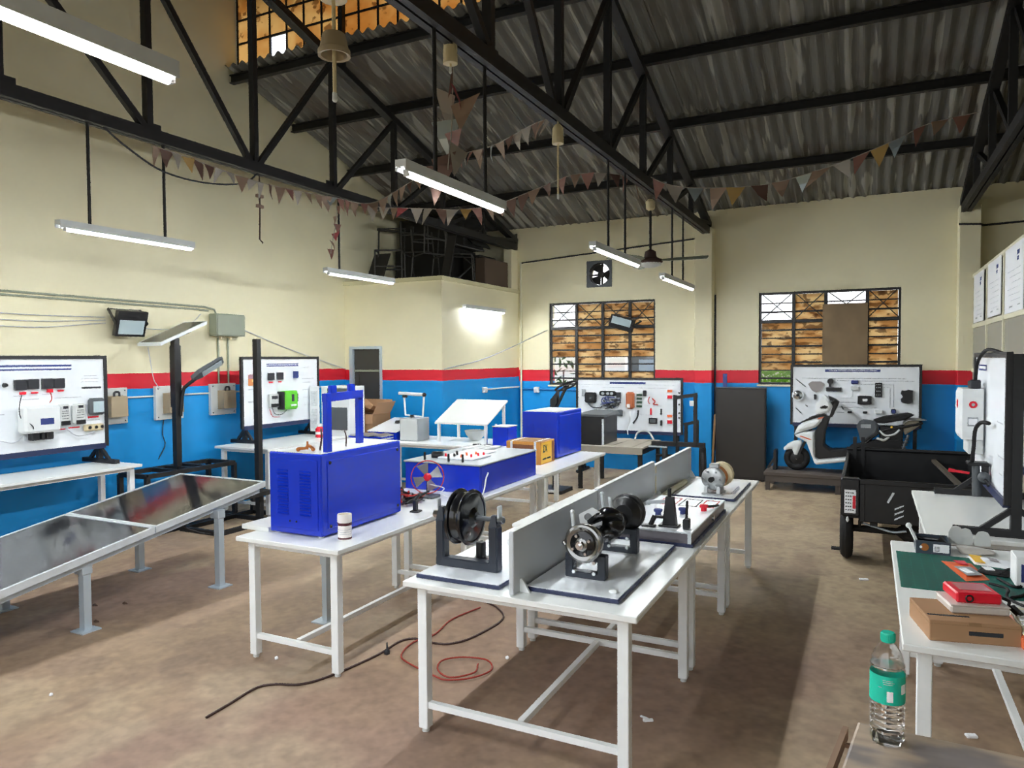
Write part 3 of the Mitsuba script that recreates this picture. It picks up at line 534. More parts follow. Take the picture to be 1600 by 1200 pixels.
# small fan and wires
t = thing('small_fan', 'small clear fan with a red hub and a thin red guard ring', 'fan')
c = np.array([-3.02, 4.62, 0.90]); ax = np.array([0.45, -0.85, 0.25]); ax /= np.linalg.norm(ax); u_, v_, _ = frame(ax)
part(t, 'hub', lathe([(0.03, -0.02), (0.032, 0.0), (0.026, 0.016), (0.01, 0.02)], c, ax), 'red_plastic', 40, label='red hub')
for i in range(4):
    a = i*math.pi/2+0.4; r, s = u_*math.cos(a)+v_*math.sin(a), -u_*math.sin(a)+v_*math.cos(a)
    part(t, 'blade', hull([c+r*0.025+s*q*0.015+ax*q*0.008+ax*w for q in (-1, 1) for w in (0, 0.003)]+[c+r*0.105+s*q*0.045+ax*q*0.02+ax*w for q in (-1, 1) for w in (0, 0.003)]), 'foil')
part(t, 'guard_ring', torus(c, ax, 0.125, 0.004), 'red_wire', True); part(t, 'motor', cyl(c-ax*0.06, c-ax*0.015, 0.028), 'black_plastic', 40)
part(t, 'stand', bar(c-ax*0.04, (c[0], c[1], 0.765), 0.02), 'black_plastic'); part(t, 'base', B(c[0]-0.08, c[0]+0.08, c[1]-0.06, c[1]+0.06, 0.745, 0.765, 0.005), 'grey_dark')
random.seed(11)
tw = thing('wire_bundle', 'tangle of red, black and grey wires beside the small red-hubbed fan', 'wires')
for i, m in enumerate(('red_wire', 'black_plastic', 'grey_plastic', 'red_wire', 'black_plastic', 'foil', 'red_wire')):
    pts = [(-3.07+random.uniform(-0.14, 0.14), 4.36+random.uniform(-0.16, 0.14), 0.757+random.uniform(0, 0.07)) for _ in range(8)]
    part(tw, 'wire', tube(pts, 0.008, 6, 5), m, True)
single('toggle_clamp', 'small black clamp on the table right behind the big blue cabinet', 'clamp', J(B(-2.83, -2.77, 4.10, 4.17, 0.745, 0.757, 0.003), B(-2.82, -2.79, 4.12, 4.15, 0.757, 0.83, 0.004), tube([(-2.80, 4.13, 0.83), (-2.79, 4.16, 0.86), (-2.81, 4.2, 0.865)], 0.009, 8, 3)), 'black_plastic')
single('loose_wire', 'thin white wires trailing over the table by the small fan', 'wire', tube([(-2.95, 4.55, 0.86), (-2.86, 4.60, 0.83), (-2.84, 4.52, 0.80), (-2.75, 4.62, 0.755), (-2.7, 4.7, 0.755)], 0.004, 6, 5), 'white_powder', True)
# long blue console
t = thing('training_console', 'long low blue console with a grey top and terminals, on the left row', 'console')
x0, x1, y0, y1, z1 = -3.40, -2.70, 4.87, 5.92, 0.965
part(t, 'body', B(x0, x1, y0, y1, 0.746, z1, 0.006), 'blue_box'); part(t, 'side_panel', B(x1-0.002, x1+0.003, y0+0.02, y1-0.02, 0.765, z1-0.012), 'blue_dark')
part(t, 'top_plate', B(x0-0.01, x1+0.008, y0-0.01, y1+0.01, z1, z1+0.012, 0.003), 'grey_plastic')
k = part(t, 'terminal_board', B(-3.20, -2.86, 5.05, 5.36, z1+0.012, z1+0.028, 0.004), 'white_board')
for i, (x, y) in enumerate(((-3.15, 5.1), (-3.08, 5.12), (-3.0, 5.1), (-2.93, 5.14), (-3.1, 5.2), (-3.02, 5.22), (-2.92, 5.24), (-3.15, 5.28), (-2.98, 5.31), (-2.9, 5.3))):
    part(k, 'terminal', cyl((x, y, z1+0.028), (x, y, z1+0.052), 0.010, 0.008, n=10), ('red_plastic', 'black_plastic', 'orange_plastic')[i % 3], 40)
part(t, 'breadboard', B(-3.22, -2.95, 5.42, 5.62, z1+0.012, z1+0.025, 0.004), 'white_board')
for i in range(3): part(t, 'slide_rail', B(-3.3+0.09*i, -3.24+0.09*i, 5.62, 5.93, z1+0.012, z1+0.03, 0.003), 'white_dull')
k = part(t, 'meter', lathe([(0.03, 0), (0.033, 0.01), (0.03, 0.09)], (-3.28, 5.1, z1+0.03), (0.9, 0.2, 0.05)), 'black_plastic', 40)
for x, y in ((-3.26, 4.95), (-3.02, 4.93), (-2.9, 4.95)): part(t, 'binding_post', cyl((x, y, z1+0.012), (x, y, z1+0.075), 0.009, n=10), 'black_plastic', 40)
part(t, 'lead', tube([(-2.69, 4.98, 0.90), (-2.66, 4.93, 0.905), (-2.64, 4.86, 0.88), (-2.64, 4.83, 0.80), (-2.66, 4.83, 0.75)], 0.006, 6, 5), 'white_powder', True)
# carton and far blue cabinet
t = thing('battery_carton', 'yellow and orange printed battery carton with white straps, by the far blue cabinet', 'carton')
x0, x1, y0, y1, z0, z1 = -3.27, -2.89, 6.45, 6.80, 0.75, 0.975
part(t, 'body', B(x0, x1, y0, y1, z0, z1, 0.004), mat('carton_orange', 'c98a3c', 0.6)); part(t, 'top_flap', B(x0+0.005, x1-0.005, y0+0.005, y1-0.005, z1, z1+0.003), 'card_dark')
k = part(t, 'printed_face', B(x1, x1+0.002, y0+0.01, y1-0.08, z0+0.01, z1-0.01), 'yellow_plastic')
part(k, 'lettering', text('IX', (x1+0.002, y0+0.05, z0+0.12), (0, 1, 0), (0, 0, 1), 0.07), 'print_dark'); part(k, 'print_bar', J(B(x1+0.002, x1+0.003, y0+0.04, y0+0.13, z0+0.045, z0+0.06), B(x1+0.002, x1+0.003, y0+0.15, y0+0.24, z0+0.045, z0+0.06)), 'print_dark')
part(t, 'side_print', B(x1, x1+0.0015, y1-0.075, y1-0.01, z0+0.01, z1-0.01), mat('carton_brown', '7b4a2a', 0.6)); part(t, 'front_print', B(x0+0.05, x1-0.08, y0-0.002, y0, z0+0.06, z1-0.03), 'carton_brown')
for x in (x0+0.06, x1-0.06): part(t, 'strap', J(B(x-0.012, x+0.012, y0-0.003, y0, z0, z1), B(x-0.012, x+0.012, y0-0.003, y1, z1+0.003, z1+0.005)), 'white_powder')
t = cabinet('tall plain blue steel cabinet at the far end of the left row', -3.30, -2.90, 6.89, 7.60, 0.75, 1.24, False)
part(t, 'vent', J(*[B(-3.22+0.09*a, -3.16+0.09*a, 6.885, 6.89, 0.98+0.02*i, 0.988+0.02*i) for a in (0, 1.7) for i in range(8)]), 'blue_dark')
# ---------------------------------------------------------------- things on the far table
t = thing('small_cabinet', 'small blue box with a whitish top standing left of the far blue cabinet', 'box')
part(t, 'body', B(-4.09, -3.88, 7.70, 7.95, 0.75, 0.975, 0.005), 'blue_box'); part(t, 'top_plate', B(-4.095, -3.875, 7.695, 7.955, 0.975, 0.987, 0.003), 'white_dull'); part(t, 'knob', cyl((-4.05, 7.72, 0.987), (-4.05, 7.72, 1.012), 0.012), 'white_powder', 40)
t = thing('solar_light_kit', 'grey cube with an upright white tube frame, on the far table', 'training kit')
part(t, 'box', B(-5.44, -5.16, 7.68, 7.95, 0.75, 1.045, 0.006), 'grey_plastic'); part(t, 'front_plate', B(-5.43, -5.17, 7.676, 7.682, 0.76, 1.035, 0.003), 'white_dull')
part(t, 'tube_frame', tube([(-5.45, 7.80, 1.34), (-5.43, 7.80, 1.075), (-5.16, 7.80, 1.06), (-5.14, 7.80, 1.33)], 0.014, 8), 'white_powder', True)
part(t, 'lamp_bar', cyl((-5.52, 7.79, 1.36), (-5.13, 7.79, 1.345), 0.022), 'white_powder', 40); part(t, 'end_cap', J(ball((-5.13, 7.79, 1.345), 0.028, 2), cyl((-5.46, 7.79, 1.32), (-5.40, 7.79, 1.32), 0.018)), 'black_plastic', 40); part(t, 'joint', cyl((-5.32, 7.80, 1.045), (-5.32, 7.80, 1.08), 0.03), 'black_plastic', 40)
t = thing('drafting_stand', 'low white slant-topped stand on four legs, on the far table', 'stand')
zt_ = lambda y: 0.985+0.46*(y-7.76)
part(t, 'top', hull([(x, y, zt_(y)+d) for x in (-4.95, -4.19) for y in (7.75, 8.32) for d in (0, 0.022)]), 'white_top')
for x in (-4.91, -4.23):
    for y in (7.79, 8.28): part(t, 'leg', B(x-0.016, x+0.016, y-0.016, y+0.016, 0.75, zt_(y)+0.005), 'white_powder')
single('bowl', 'pale grey bowl under the slant-topped white stand', 'bowl', lathe([(0.05, 0), (0.06, 0.004), (0.12, 0.07), (0.145, 0.13), (0.14, 0.13), (0.11, 0.07), (0.05, 0.012)], (-4.55, 8.1, 0.75), n=28), 'white_dull', True)
single('loose_wire', 'black cable with a plug lying before the slant-topped stand', 'wire', tube([(-4.32, 7.62, 0.757), (-4.25, 7.66, 0.757), (-4.18, 7.6, 0.757), (-4.1, 7.65, 0.757), (-4.02, 7.6, 0.757)], 0.012, 6, 4), 'black_plastic', True)
t = thing('sloped_console', 'small blue console with a sloping white top and black knob, on the far table', 'console')
part(t, 'body', hull([(x, y, z) for x in (-5.93, -5.48) for (y, z) in ((7.66, 0.75), (8.25, 0.75), (7.66, 0.855), (8.25, 0.98))]), 'blue_box')
part(t, 'top_plate', hull([(x, y, 0.855+0.212*(y-7.66)+d) for x in (-5.94, -5.47) for y in (7.65, 8.26) for d in (0.001, 0.012)]), 'white_board')
part(t, 'knob', J(lathe([(0.045, 0), (0.05, 0.02), (0.03, 0.035)], (-5.70, 8.02, 0.943)), cyl((-5.55, 8.0, 0.94), (-5.55, 8.0, 0.965), 0.025), cyl((-5.56, 7.9, 0.92), (-5.56, 7.9, 0.935), 0.015)), 'black_plastic', 40)
st = thing('wrapped_sheets', 'stack of blue sheets wrapped in wavy clear plastic, at the left of the far table', 'sheets')
for i, m in enumerate(('blue_dark', 'print_grey', 'blue_dark', 'foil')):
    z = 0.761+i*0.022; n_ = 14; xs = np.linspace(-6.0, -5.50, n_); ww = 0.006*np.sin(np.arange(n_)*1.1+i)
    v = [(x, y, z+w+d) for d in (0, 0.015) for y in (7.30+0.02*i, 7.63) for x, w in zip(xs, ww)]
    f = [[k+a, k+1+a, k+1+b_, k+b_] for a, b_ in ((0, n_), (n_, 3*n_), (3*n_, 2*n_), (2*n_, 0)) for k in range(n_-1)]+[[0, n_, 3*n_, 2*n_], [n_-1, 3*n_-1, 4*n_-1, 2*n_-1]]
    part(st, 'sheet', (v, f), m)
t = thing('cardboard_box', 'opened cardboard box before the dark cabin door', 'box')
part(t, 'body', J(B(-6.52, -6.02, 7.88, 8.28, 0.79, 0.80), B(-6.52, -6.512, 7.88, 8.28, 0.79, 1.06), B(-6.028, -6.02, 7.88, 8.28, 0.79, 1.06), B(-6.52, -6.02, 7.88, 7.888, 0.79, 1.06), B(-6.52, -6.02, 8.272, 8.28, 0.79, 1.06)), 'card_dark')
for q in (bar((-6.27, 8.28, 1.06), (-6.27, 8.33, 1.24), 0.5, 0.006, up=(0, 1, 0)), bar((-6.02, 8.08, 1.06), (-5.93, 8.08, 1.22), 0.006, 0.4, up=(0, 1, 0)), bar((-6.27, 7.876, 1.06), (-6.27, 7.87, 0.93), 0.5, 0.006, up=(0, 1, 0))): part(t, 'flap', q, 'card')
random.seed(3)
single('packing_paper', 'crumpled brown packing paper in the opened cardboard box', 'paper', hull([(-6.2+0.16*random.gauss(0, 0.6), 8.08+0.12*random.gauss(0, 0.6), 1.06+abs(random.gauss(0, 0.08))) for _ in range(24)]), 'card')
t = thing('equipment_cabinet', 'white equipment cabinet with a printed sheet and grey window, beside the cabin door', 'cabinet')
part(t, 'body', B(-6.60, -6.13, 7.52, 7.85, 0.79, 1.45, 0.006), 'white_powder')
part(t, 'window', B(-6.46, -6.16, 7.512, 7.521, 0.87, 1.17, 0.002), 'grey_dark'); part(t, 'upper_window', B(-6.49, -6.16, 7.512, 7.521, 1.345, 1.425, 0.002), 'grey_dark')
part(t, 'door', B(-6.765, -6.605, 7.48, 7.495, 0.84, 1.45, 0.003), 'paper'); part(t, 'print_line', J(*[B(-6.745, -6.635, 7.478, 7.48, 0.95+0.02*i, 0.958+0.02*i) for i in range(22) if i not in (10, 11)]), 'print_grey')
t = thing('spray_can', 'red and white can standing on the bench before the white equipment cabinet', 'can')
q = (-6.44, 7.30, 0.79)
part(t, 'body', lathe([(0.05, 0), (0.055, 0.01), (0.055, 0.11), (0.03, 0.14)], q), 'red_plastic', 40); part(t, 'cap', lathe([(0.03, 0.14), (0.03, 0.17), (0.02, 0.18)], q), 'white_powder', 40); part(t, 'band', lathe([(0.056, 0.04), (0.056, 0.075)], q), 'white_powder', 40)
# ---------------------------------------------------------------- things on the middle row
def mount_board(name, label, x0, x1, y0, y1, z, th=0.018):
    t = thing(name, label, 'board'); part(t, 'base', B(x0, x1, y0, y1, z, z+th, 0.003), 'rail_navy'); part(t, 'face', B(x0+0.008, x1-0.008, y0+0.008, y1-0.008, z+th, z+th+0.003), 'white_board'); return t
mount_board('base_board', 'white base board with a dark edge under the black wheel hub', -1.955, -1.50, 2.88, 3.95, 0.745)
mount_board('base_board', 'white base board with a dark edge under the axle assembly', -1.40, -0.95, 2.93, 3.94, 0.745)
for k, (ya, yb, z, lab) in enumerate(((2.84, 3.95, 1.03, 'nearest grey partition board along the front work table'), (3.96, 5.20, 1.036, 'middle grey partition board on the work tables'), (5.22, 6.42, 1.005, 'farthest grey partition board on the work tables'))):
    t = thing('partition_board', lab, 'partition'); part(t, 'panel', B(-1.432, -1.408, ya, yb, 0.746, z, 0.004), 'grey_partition'); part(t, 'edge_strip', B(-1.434, -1.406, ya+0.01, yb-0.01, z, z+0.003), 'white_top')
    for y in (ya+0.06, yb-0.06):
        part(t, 'bracket', prism([(0, 0), (0.05, 0), (0.012, 0.06), (0, 0.06)], (-1.407, y, 0.746), (1, 0, 0), (0, 0, 1), -0.012), 'white_powder')
single('ledge_board', 'narrow white board lying along the top behind the nearest partition', 'board', B(-1.495, -1.437, 3.0, 3.98, 1.012, 1.028, 0.003), 'white_top')
for y in (3.3, 3.75): single('ledge_post', ('nearer', 'farther')[y > 3.5]+' white post carrying the narrow ledge board', 'post', B(-1.488, -1.445, y-0.01, y+0.01, 0.768 if y < 3.95 else 0.746, 1.012), 'white_powder')
single('tape_tag', 'small orange and white tag on the gap between two partition boards', 'tag', J(B(-1.405, -1.403, 5.195, 5.225, 0.95, 1.0), B(-1.405, -1.403, 5.20, 5.22, 0.80, 0.93)), 'beige')
# wheel hub motor in its U bracket
Z0 = 0.766
t = thing('wheel_hub', 'black spoked hub motor in a U-shaped black bracket on the front work table', 'wheel hub')
part(t, 'bracket', J(B(-1.945, -1.595, 3.04, 3.10, Z0, Z0+0.045, 0.006), B(-1.945, -1.895, 3.04, 3.10, Z0+0.03, 1.0, 0.008), B(-1.645, -1.595, 3.04, 3.10, Z0+0.03, 0.99, 0.008), hull([(-1.945+a, 3.045+b_, z) for (a, b_, z) in ((0, 0, 0.99), (0.045, 0, 0.99), (0, 0.05, 0.99), (0.045, 0.05, 0.99), (0.012, 0.01, 1.06), (0.035, 0.01, 1.06), (0.012, 0.04, 1.06), (0.035, 0.04, 1.06))]), hull([(-1.645+a, 3.045+b_, z) for (a, b_, z) in ((0, 0, 0.98), (0.045, 0, 0.98), (0, 0.05, 0.98), (0.045, 0.05, 0.98), (0.012, 0.01, 1.04), (0.035, 0.01, 1.04), (0.012, 0.04, 1.04), (0.035, 0.04, 1.04))])), mat('bracket_black', '1e2530', 0.4))
part(t, 'axle', cyl((-1.96, 3.07, 1.02), (-1.57, 3.07, 1.02), 0.012), 'grey_dark', 40)
hubp = [(0.03, -0.03), (0.05, -0.012), (0.10, -0.006), (0.118, -0.004), (0.122, 0.0), (0.135, 0.002), (0.138, 0.010), (0.134, 0.018), (0.122, 0.022), (0.118, 0.045), (0.122, 0.066), (0.134, 0.070), (0.138, 0.078), (0.135, 0.088), (0.122, 0.090), (0.116, 0.086), (0.05, 0.092), (0.03, 0.11)]
part(t, 'hub_drum', lathe(hubp, (-1.83, 3.07, 1.02), (1, 0, 0), 48), 'black_gloss', 35)
part(t, 'valve', cyl((-1.742, 3.02, 0.95), (-1.73, 3.02, 0.95), 0.008), 'chrome', 40); part(t, 'nut', J(cyl((-1.60, 3.07, 1.02), (-1.575, 3.07, 1.02), 0.02, n=6), cyl((-1.965, 3.07, 1.02), (-1.94, 3.07, 1.02), 0.02, n=6)), 'chrome'); part(t, 'lock_tab', B(-1.60, -1.59, 3.05, 3.09, 1.03, 1.09, 0.003), 'aluminium'); part(t, 'lock_tab', B(-1.945, -1.935, 3.055, 3.085, 1.05, 1.10, 0.003), 'aluminium')
t = thing('brake_servo', 'upright black cylinder with metal clamps standing under the wheel hub', 'cylinder')
part(t, 'body', cyl((-1.755, 3.17, Z0), (-1.755, 3.17, 0.875), 0.026), 'black_plastic', 40); part(t, 'clamp', J(torus((-1.755, 3.17, 0.79), (0, 0, 1), 0.04, 0.007), torus((-1.755, 3.17, 0.776), (0, 0, 1), 0.055, 0.006)), 'chrome', True)
t = thing('drive_controller', 'grey controller with orange wires behind the wheel hub bracket', 'controller')
part(t, 'box', B(-1.68, -1.56, 3.42, 3.62, Z0+0.001, 0.86, 0.005), 'cast_metal'); part(t, 'fin', J(*[B(-1.682+0.02*i, -1.674+0.02*i, 3.43, 3.61, 0.86, 0.875) for i in range(6)]), 'cast_metal')
for i in range(3): part(t, 'wire', tube([(-1.62+0.02*i, 3.42, 0.83), (-1.6+0.02*i, 3.33, 0.93-0.02*i), (-1.55, 3.30, 0.86), (-1.58, 3.24, 0.775)], 0.008, 6, 5), ('orange_plastic', 'red_wire', 'copper')[i], True)
single('white_block', 'small white block on the board behind the wheel hub', 'block', B(-1.80, -1.70, 3.55, 3.63, Z0, Z0+0.035, 0.005), 'white_powder')
single('blue_gauge', 'small blue and black gauge beside the nearest partition board', 'gauge', J(cyl((-1.52, 3.20, Z0), (-1.52, 3.20, 0.90), 0.02), cyl((-1.55, 3.2, 0.92), (-1.48, 3.2, 0.92), 0.035)), 'print_blue', 40)
# axle assembly
t = thing('rear_axle', 'glossy black rear axle with brake drums and differential on two brackets', 'axle')
ax_x, ax_z = -1.175, 0.945
for y, h in ((3.17, 0.87), (3.68, 0.885)):
    part(t, 'bracket', J(B(-1.285, -1.085, y-0.025, y+0.025, Z0, Z0+0.03, 0.004), B(-1.285, -1.245, y-0.025, y+0.025, Z0, h, 0.004), B(-1.125, -1.085, y-0.025, y+0.025, Z0, h, 0.004), B(-1.285, -1.085, y-0.025, y+0.025, h-0.02, h+0.012, 0.004)), 'bracket_black')
part(t, 'axle_tube', lathe([(0.045, 0.0), (0.045, 0.12), (0.038, 0.14), (0.04, 0.22), (0.06, 0.25), (0.038, 0.40), (0.045, 0.55)], (ax_x, 3.13, ax_z), (0, 1, 0)), 'black_gloss', 40)
part(t, 'brake_drum', lathe([(0.02, -0.035), (0.03, -0.03), (0.034, -0.012), (0.06, -0.008), (0.078, -0.016), (0.088, -0.012), (0.092, 0.0), (0.088, 0.03), (0.05, 0.04)], (ax_x, 3.10, ax_z), (0, 1, 0), 40), mat('drum_chrome', '8a8a88', 0.15, 0.95), 35)
part(t, 'brake_drum', lathe([(0.05, -0.06), (0.085, -0.03), (0.09, 0.0), (0.098, 0.004), (0.098, 0.022), (0.085, 0.03), (0.03, 0.035)], (ax_x+0.02, 3.70, ax_z+0.03), (0, 1, 0), 40), 'black_plastic', 35)
part(t, 'wheel_bolt', J(*[cyl((ax_x+0.045*math.cos(a), 3.085, ax_z+0.045*math.sin(a)), (ax_x+0.045*math.cos(a), 3.06, ax_z+0.045*math.sin(a)), 0.007, n=8) for a in np.arange(4)*math.pi/2+0.5]+[ball((ax_x-0.088, 3.085, ax_z), 0.013, 1)]), 'chrome', 40)
part(t, 'inner_plate', lathe([(0.03, -0.030), (0.058, -0.019), (0.058, -0.010)], (ax_x, 3.10, ax_z), (0, 1, 0), 32), 'black_gloss', 35); part(t, 'hub_nut', J(cyl((ax_x, 3.07, ax_z), (ax_x, 3.045, ax_z), 0.02, n=6), cyl((ax_x, 3.05, ax_z), (ax_x, 3.03, ax_z), 0.009)), 'chrome')
part(t, 'differential', J(ball((ax_x+0.015, 3.42, ax_z+0.03), 0.085, 3, (1.0, 0.75, 0.95)), lathe([(0.085, 0), (0.092, 0.008), (0.092, 0.022), (0.08, 0.03)], (ax_x+0.02, 3.36, ax_z+0.04), (-0.3, 0.4, 0.6), 8)), 'black_gloss', 40)
part(t, 'mount_plate', prism(Polygon([(-0.06, 0), (0.05, 0), (0.055, 0.07), (0.0, 0.1), (-0.07, 0.06)]).difference(unary_union([Point(-0.02, 0.05).buffer(0.02), Point(0.025, 0.055).buffer(0.014)])), (ax_x-0.04, 3.33, ax_z+0.02), (1, 0, 0), (0, 0.1, 1), 0.01), 'cast_metal')
for (x, y, z) in ((ax_x-0.07, 3.16, ax_z+0.05), (ax_x-0.075, 3.60, ax_z+0.06)): part(t, 'stud', J(cyl((x, y, z), (x-0.008, y, z+0.075), 0.010), ball((x-0.008, y, z+0.078), 0.012, 1)), 'aluminium', 40)
part(t, 'brake_lever', tube([(ax_x-0.05, 3.63, ax_z+0.12), (ax_x-0.04, 3.63, ax_z+0.06), (ax_x-0.0, 3.66, ax_z+0.02)], 0.012, 8, 4), 'aluminium', True)
part(t, 'bolt', J(*[cyl((x, y-0.028, z), (x, y-0.045, z), 0.009, n=6) for y in (3.17, 3.68) for (x, z) in ((-1.235, 0.80), (-1.135, 0.80), (-1.135, 0.85))]), 'chrome')
single('eraser', 'tiny white block lying at the corner of the axle base board', 'block', B(-1.02, -0.985, 3.0, 3.02, Z0, Z0+0.014, 0.003), 'white_powder')
# pedal board
t = thing('pedal_board', 'thick silver-edged training board with black pedals and printed diagrams', 'training board')
x0, x1, y0, y1 = -1.36, -0.865, 3.98, 5.02
part(t, 'base', B(x0, x1, y0, y1, 0.746, 0.764), 'rail_navy'); part(t, 'side_frame', J(B(x0+0.01, x1-0.01, y0+0.01, y1-0.01, 0.764, 0.822)), mat('smoked', '6f6a70', 0.2))
for x in (x0+0.01, x1-0.028):
    for y in (y0+0.008, y1-0.026): part(t, 'corner_post', B(x-0.002, x+0.018, y, y+0.018, 0.764, 0.828), 'aluminium')
part(t, 'edge_trim', J(B(x0+0.006, x1-0.006, y0+0.006, y0+0.014, 0.82, 0.828), B(x1-0.014, x1-0.006, y0, y1, 0.82, 0.828)), 'aluminium'); part(t, 'face', B(x0+0.01, x1-0.01, y0+0.014, y1-0.01, 0.822, 0.829), 'white_board')
zf_ = 0.829
k = part(t, 'accelerator_pedal', J(hull([(-1.06, 4.07, zf_), (-0.98, 4.07, zf_), (-1.06, 4.12, zf_), (-0.98, 4.12, zf_), (-1.045, 4.09, 1.0), (-1.0, 4.09, 1.0), (-1.045, 4.12, 1.0), (-1.0, 4.12, 1.0)]), B(-1.035, -1.015, 4.095, 4.11, 0.99, 1.05, 0.004), B(-1.08, -0.965, 4.055, 4.13, zf_, zf_+0.012, 0.004)), 'black_plastic')
part(t, 'pedal_arm', J(bar((-1.04, 4.10, 0.97), (-1.16, 4.16, 0.945), 0.02), ball((-1.165, 4.16, 0.943), 0.016, 1)), 'grey_plastic')
part(t, 'lever', J(B(-1.17, -1.09, 4.02, 4.06, zf_, zf_+0.012, 0.003), bar((-1.12, 4.04, zf_+0.01), (-1.10, 4.06, zf_+0.06), 0.02), B(-1.10, -1.05, 4.05, 4.07, zf_+0.05, zf_+0.065, 0.003)), 'black_plastic')
part(t, 'lever', J(B(-0.935, -0.90, 4.04, 4.09, zf_, zf_+0.06, 0.005), bar((-0.92, 4.07, zf_+0.05), (-0.945, 4.2, zf_+0.13), 0.014)), 'black_plastic')
for (x, y, m) in ((-1.16, 4.36, 'print_blue'), (-1.03, 4.46, 'print_blue'), (-0.93, 4.60, 'red_plastic')): part(t, 'plug', J(cyl((x, y, zf_), (x, y, zf_+0.035), 0.018), B(x-0.025, x+0.025, y-0.015, y+0.015, zf_+0.02, zf_+0.04, 0.004)), m, 40)
for (xa, xb, m) in ((-1.26, -1.14, 'red_wire'), (-1.12, -1.0, 'print_dark'), (-0.98, -0.89, 'red_wire')):
    part(t, 'printed_frame', J(B(xa, xb, 4.70, 4.712, zf_, zf_+0.001), B(xa, xb, 4.93, 4.942, zf_, zf_+0.001), B(xa, xa+0.008, 4.70, 4.94, zf_, zf_+0.001), B(xb-0.008, xb, 4.70, 4.94, zf_, zf_+0.001)), m)
part(t, 'cable', tube([(-0.93, 4.60, zf_+0.03), (-0.9, 4.66, zf_+0.02), (-0.87, 4.76, zf_+0.01)], 0.008, 6, 4), 'black_plastic', True); part(t, 'latch', cyl((-0.866, 4.55, 0.80), (-0.855, 4.55, 0.80), 0.016), 'chrome', 40)
single('white_tube', 'pale plastic tube lying at the foot of the farthest partition board', 'tube', cyl((-1.36, 5.03, 0.772), (-1.36, 5.95, 0.772), 0.025), 'cream_trim', 40)
# cast motor
mount_board('base_board', 'white base board with a dark edge and printed lines under the cast motor', -1.335, -0.87, 5.40, 6.20, 0.745)
part('base_board_002', 'print_line', J(*[B(-0.93+0.012*i, -0.925+0.012*i, 5.6, 5.95-0.05*i, 0.7665, 0.767) for i in range(3)]), 'print_blue')
t = thing('electric_motor', 'cast aluminium electric motor standing on feet on the farthest work table', 'motor')
c = np.array([-1.05, 5.52, 0.885]); d = np.array([0.12, 1, 0.03]); d /= np.linalg.norm(d)
part(t, 'end_cover', lathe([(0.03, -0.02), (0.075, -0.012), (0.088, 0.0), (0.088, 0.035), (0.075, 0.045)], c, d, 32), 'cast_metal', 35)
part(t, 'stator', lathe([(0.082, 0.03), (0.082, 0.13)], c, d, 32), 'copper', 35); part(t, 'rear_cover', lathe([(0.075, 0.11), (0.094, 0.12), (0.094, 0.165), (0.07, 0.19), (0.03, 0.195)], c+np.array([0.02, 0, 0.015]), d, 32), 'beige', 35)
part(t, 'shaft', cyl(c-d*0.05, c, 0.02), 'black_plastic', 40); part(t, 'flange_bolt', J(*[cyl(c-d*0.016+np.array([0.062*math.cos(a), 0, 0.062*math.sin(a)]), c-d*0.028+np.array([0.062*math.cos(a), 0, 0.062*math.sin(a)]), 0.008, n=6) for a in np.arange(6)*math.pi/3]), 'chrome')
part(t, 'foot', J(*[hull([(c[0]+s*0.035+a, y+b_, z) for (a, b_, z) in ((-0.014, -0.02, Z0+0.012), (0.014, -0.02, Z0+0.012), (-0.014, 0.02, Z0+0.012), (0.014, 0.02, Z0+0.012), (-0.01, -0.012, 0.83), (0.01, -0.012, 0.83), (-0.01, 0.012, 0.83), (0.01, 0.012, 0.83))]) for s in (-1.3, 1.3) for y in (5.50, 5.64)]+[B(c[0]-0.075, c[0]+0.075, y-0.025, y+0.025, Z0, Z0+0.014, 0.003) for y in (5.50, 5.64)]), 'cast_metal')
part(t, 'terminal_lug', B(c[0]-0.03, c[0]+0.04, 5.53, 5.60, 0.965, 0.995, 0.004), 'cast_metal')
# ---------------------------------------------------------------- along the back wall
b = Board('white training board with a vehicle dashboard and lamps, below the left back window', 'y', 10.76, -1, -4.16, -2.52, 0.68, 1.465)
b.flat('title_bar', [(-3.63, -3.06, 1.40, 1.43)], 'print_blue')
k = b.part('airbag_unit', -4.03, -3.84, 1.10, 1.263, 0, 0.07, 'black_plastic', 0.02, 'black airbag unit'); part(k, 'badge', cyl(b.pt(-3.93, 1.17, 0.07), b.pt(-3.93, 1.17, 0.074), 0.018), 'grey_dark', 40)
k = b.part('instrument_cluster', -3.795, -3.52, 1.215, 1.288, 0, 0.05, 'black_plastic', 0.02)
for u in (-3.73, -3.65, -3.585): part(k, 'dial', cyl(b.pt(u, 1.25, 0.05), b.pt(u, 1.25, 0.053), 0.025), 'grey_plastic', 40)
random.seed(21)
for i in range(9):
    b.wire([(-3.78+random.uniform(0, 0.34), 1.02+random.uniform(0, 0.18), random.uniform(0.02, 0.06)) for _ in range(5)], ('print_dark', 'print_dark', 'grey_plastic', 'print_blue')[i % 4], 0.008, 'harness_wire')
b.wire([(-3.98, 1.09, 0.03), (-3.9, 1.03, 0.04), (-3.78, 1.03, 0.04), (-3.7, 1.08, 0.05)], 'grey_dark', 0.012)
k = b.part('motor_controller', -3.36, -3.225, 1.02, 1.28, 0, 0.06, mat('terracotta', 'b0623c', 0.5), 0.03, 'brown motor controller'); part(k, 'fuse', b.box(-3.335, -3.285, 1.035, 1.094, 0.06, 0.08, 0.004), 'white_powder')
for z in (1.045, 1.105, 1.163, 1.22): b.part('relay', -3.194, -3.113, z, z+0.032, 0, 0.03, mat('relay_green', '23402e', 0.4) if 'relay_green' not in scene else 'relay_green', 0.004)
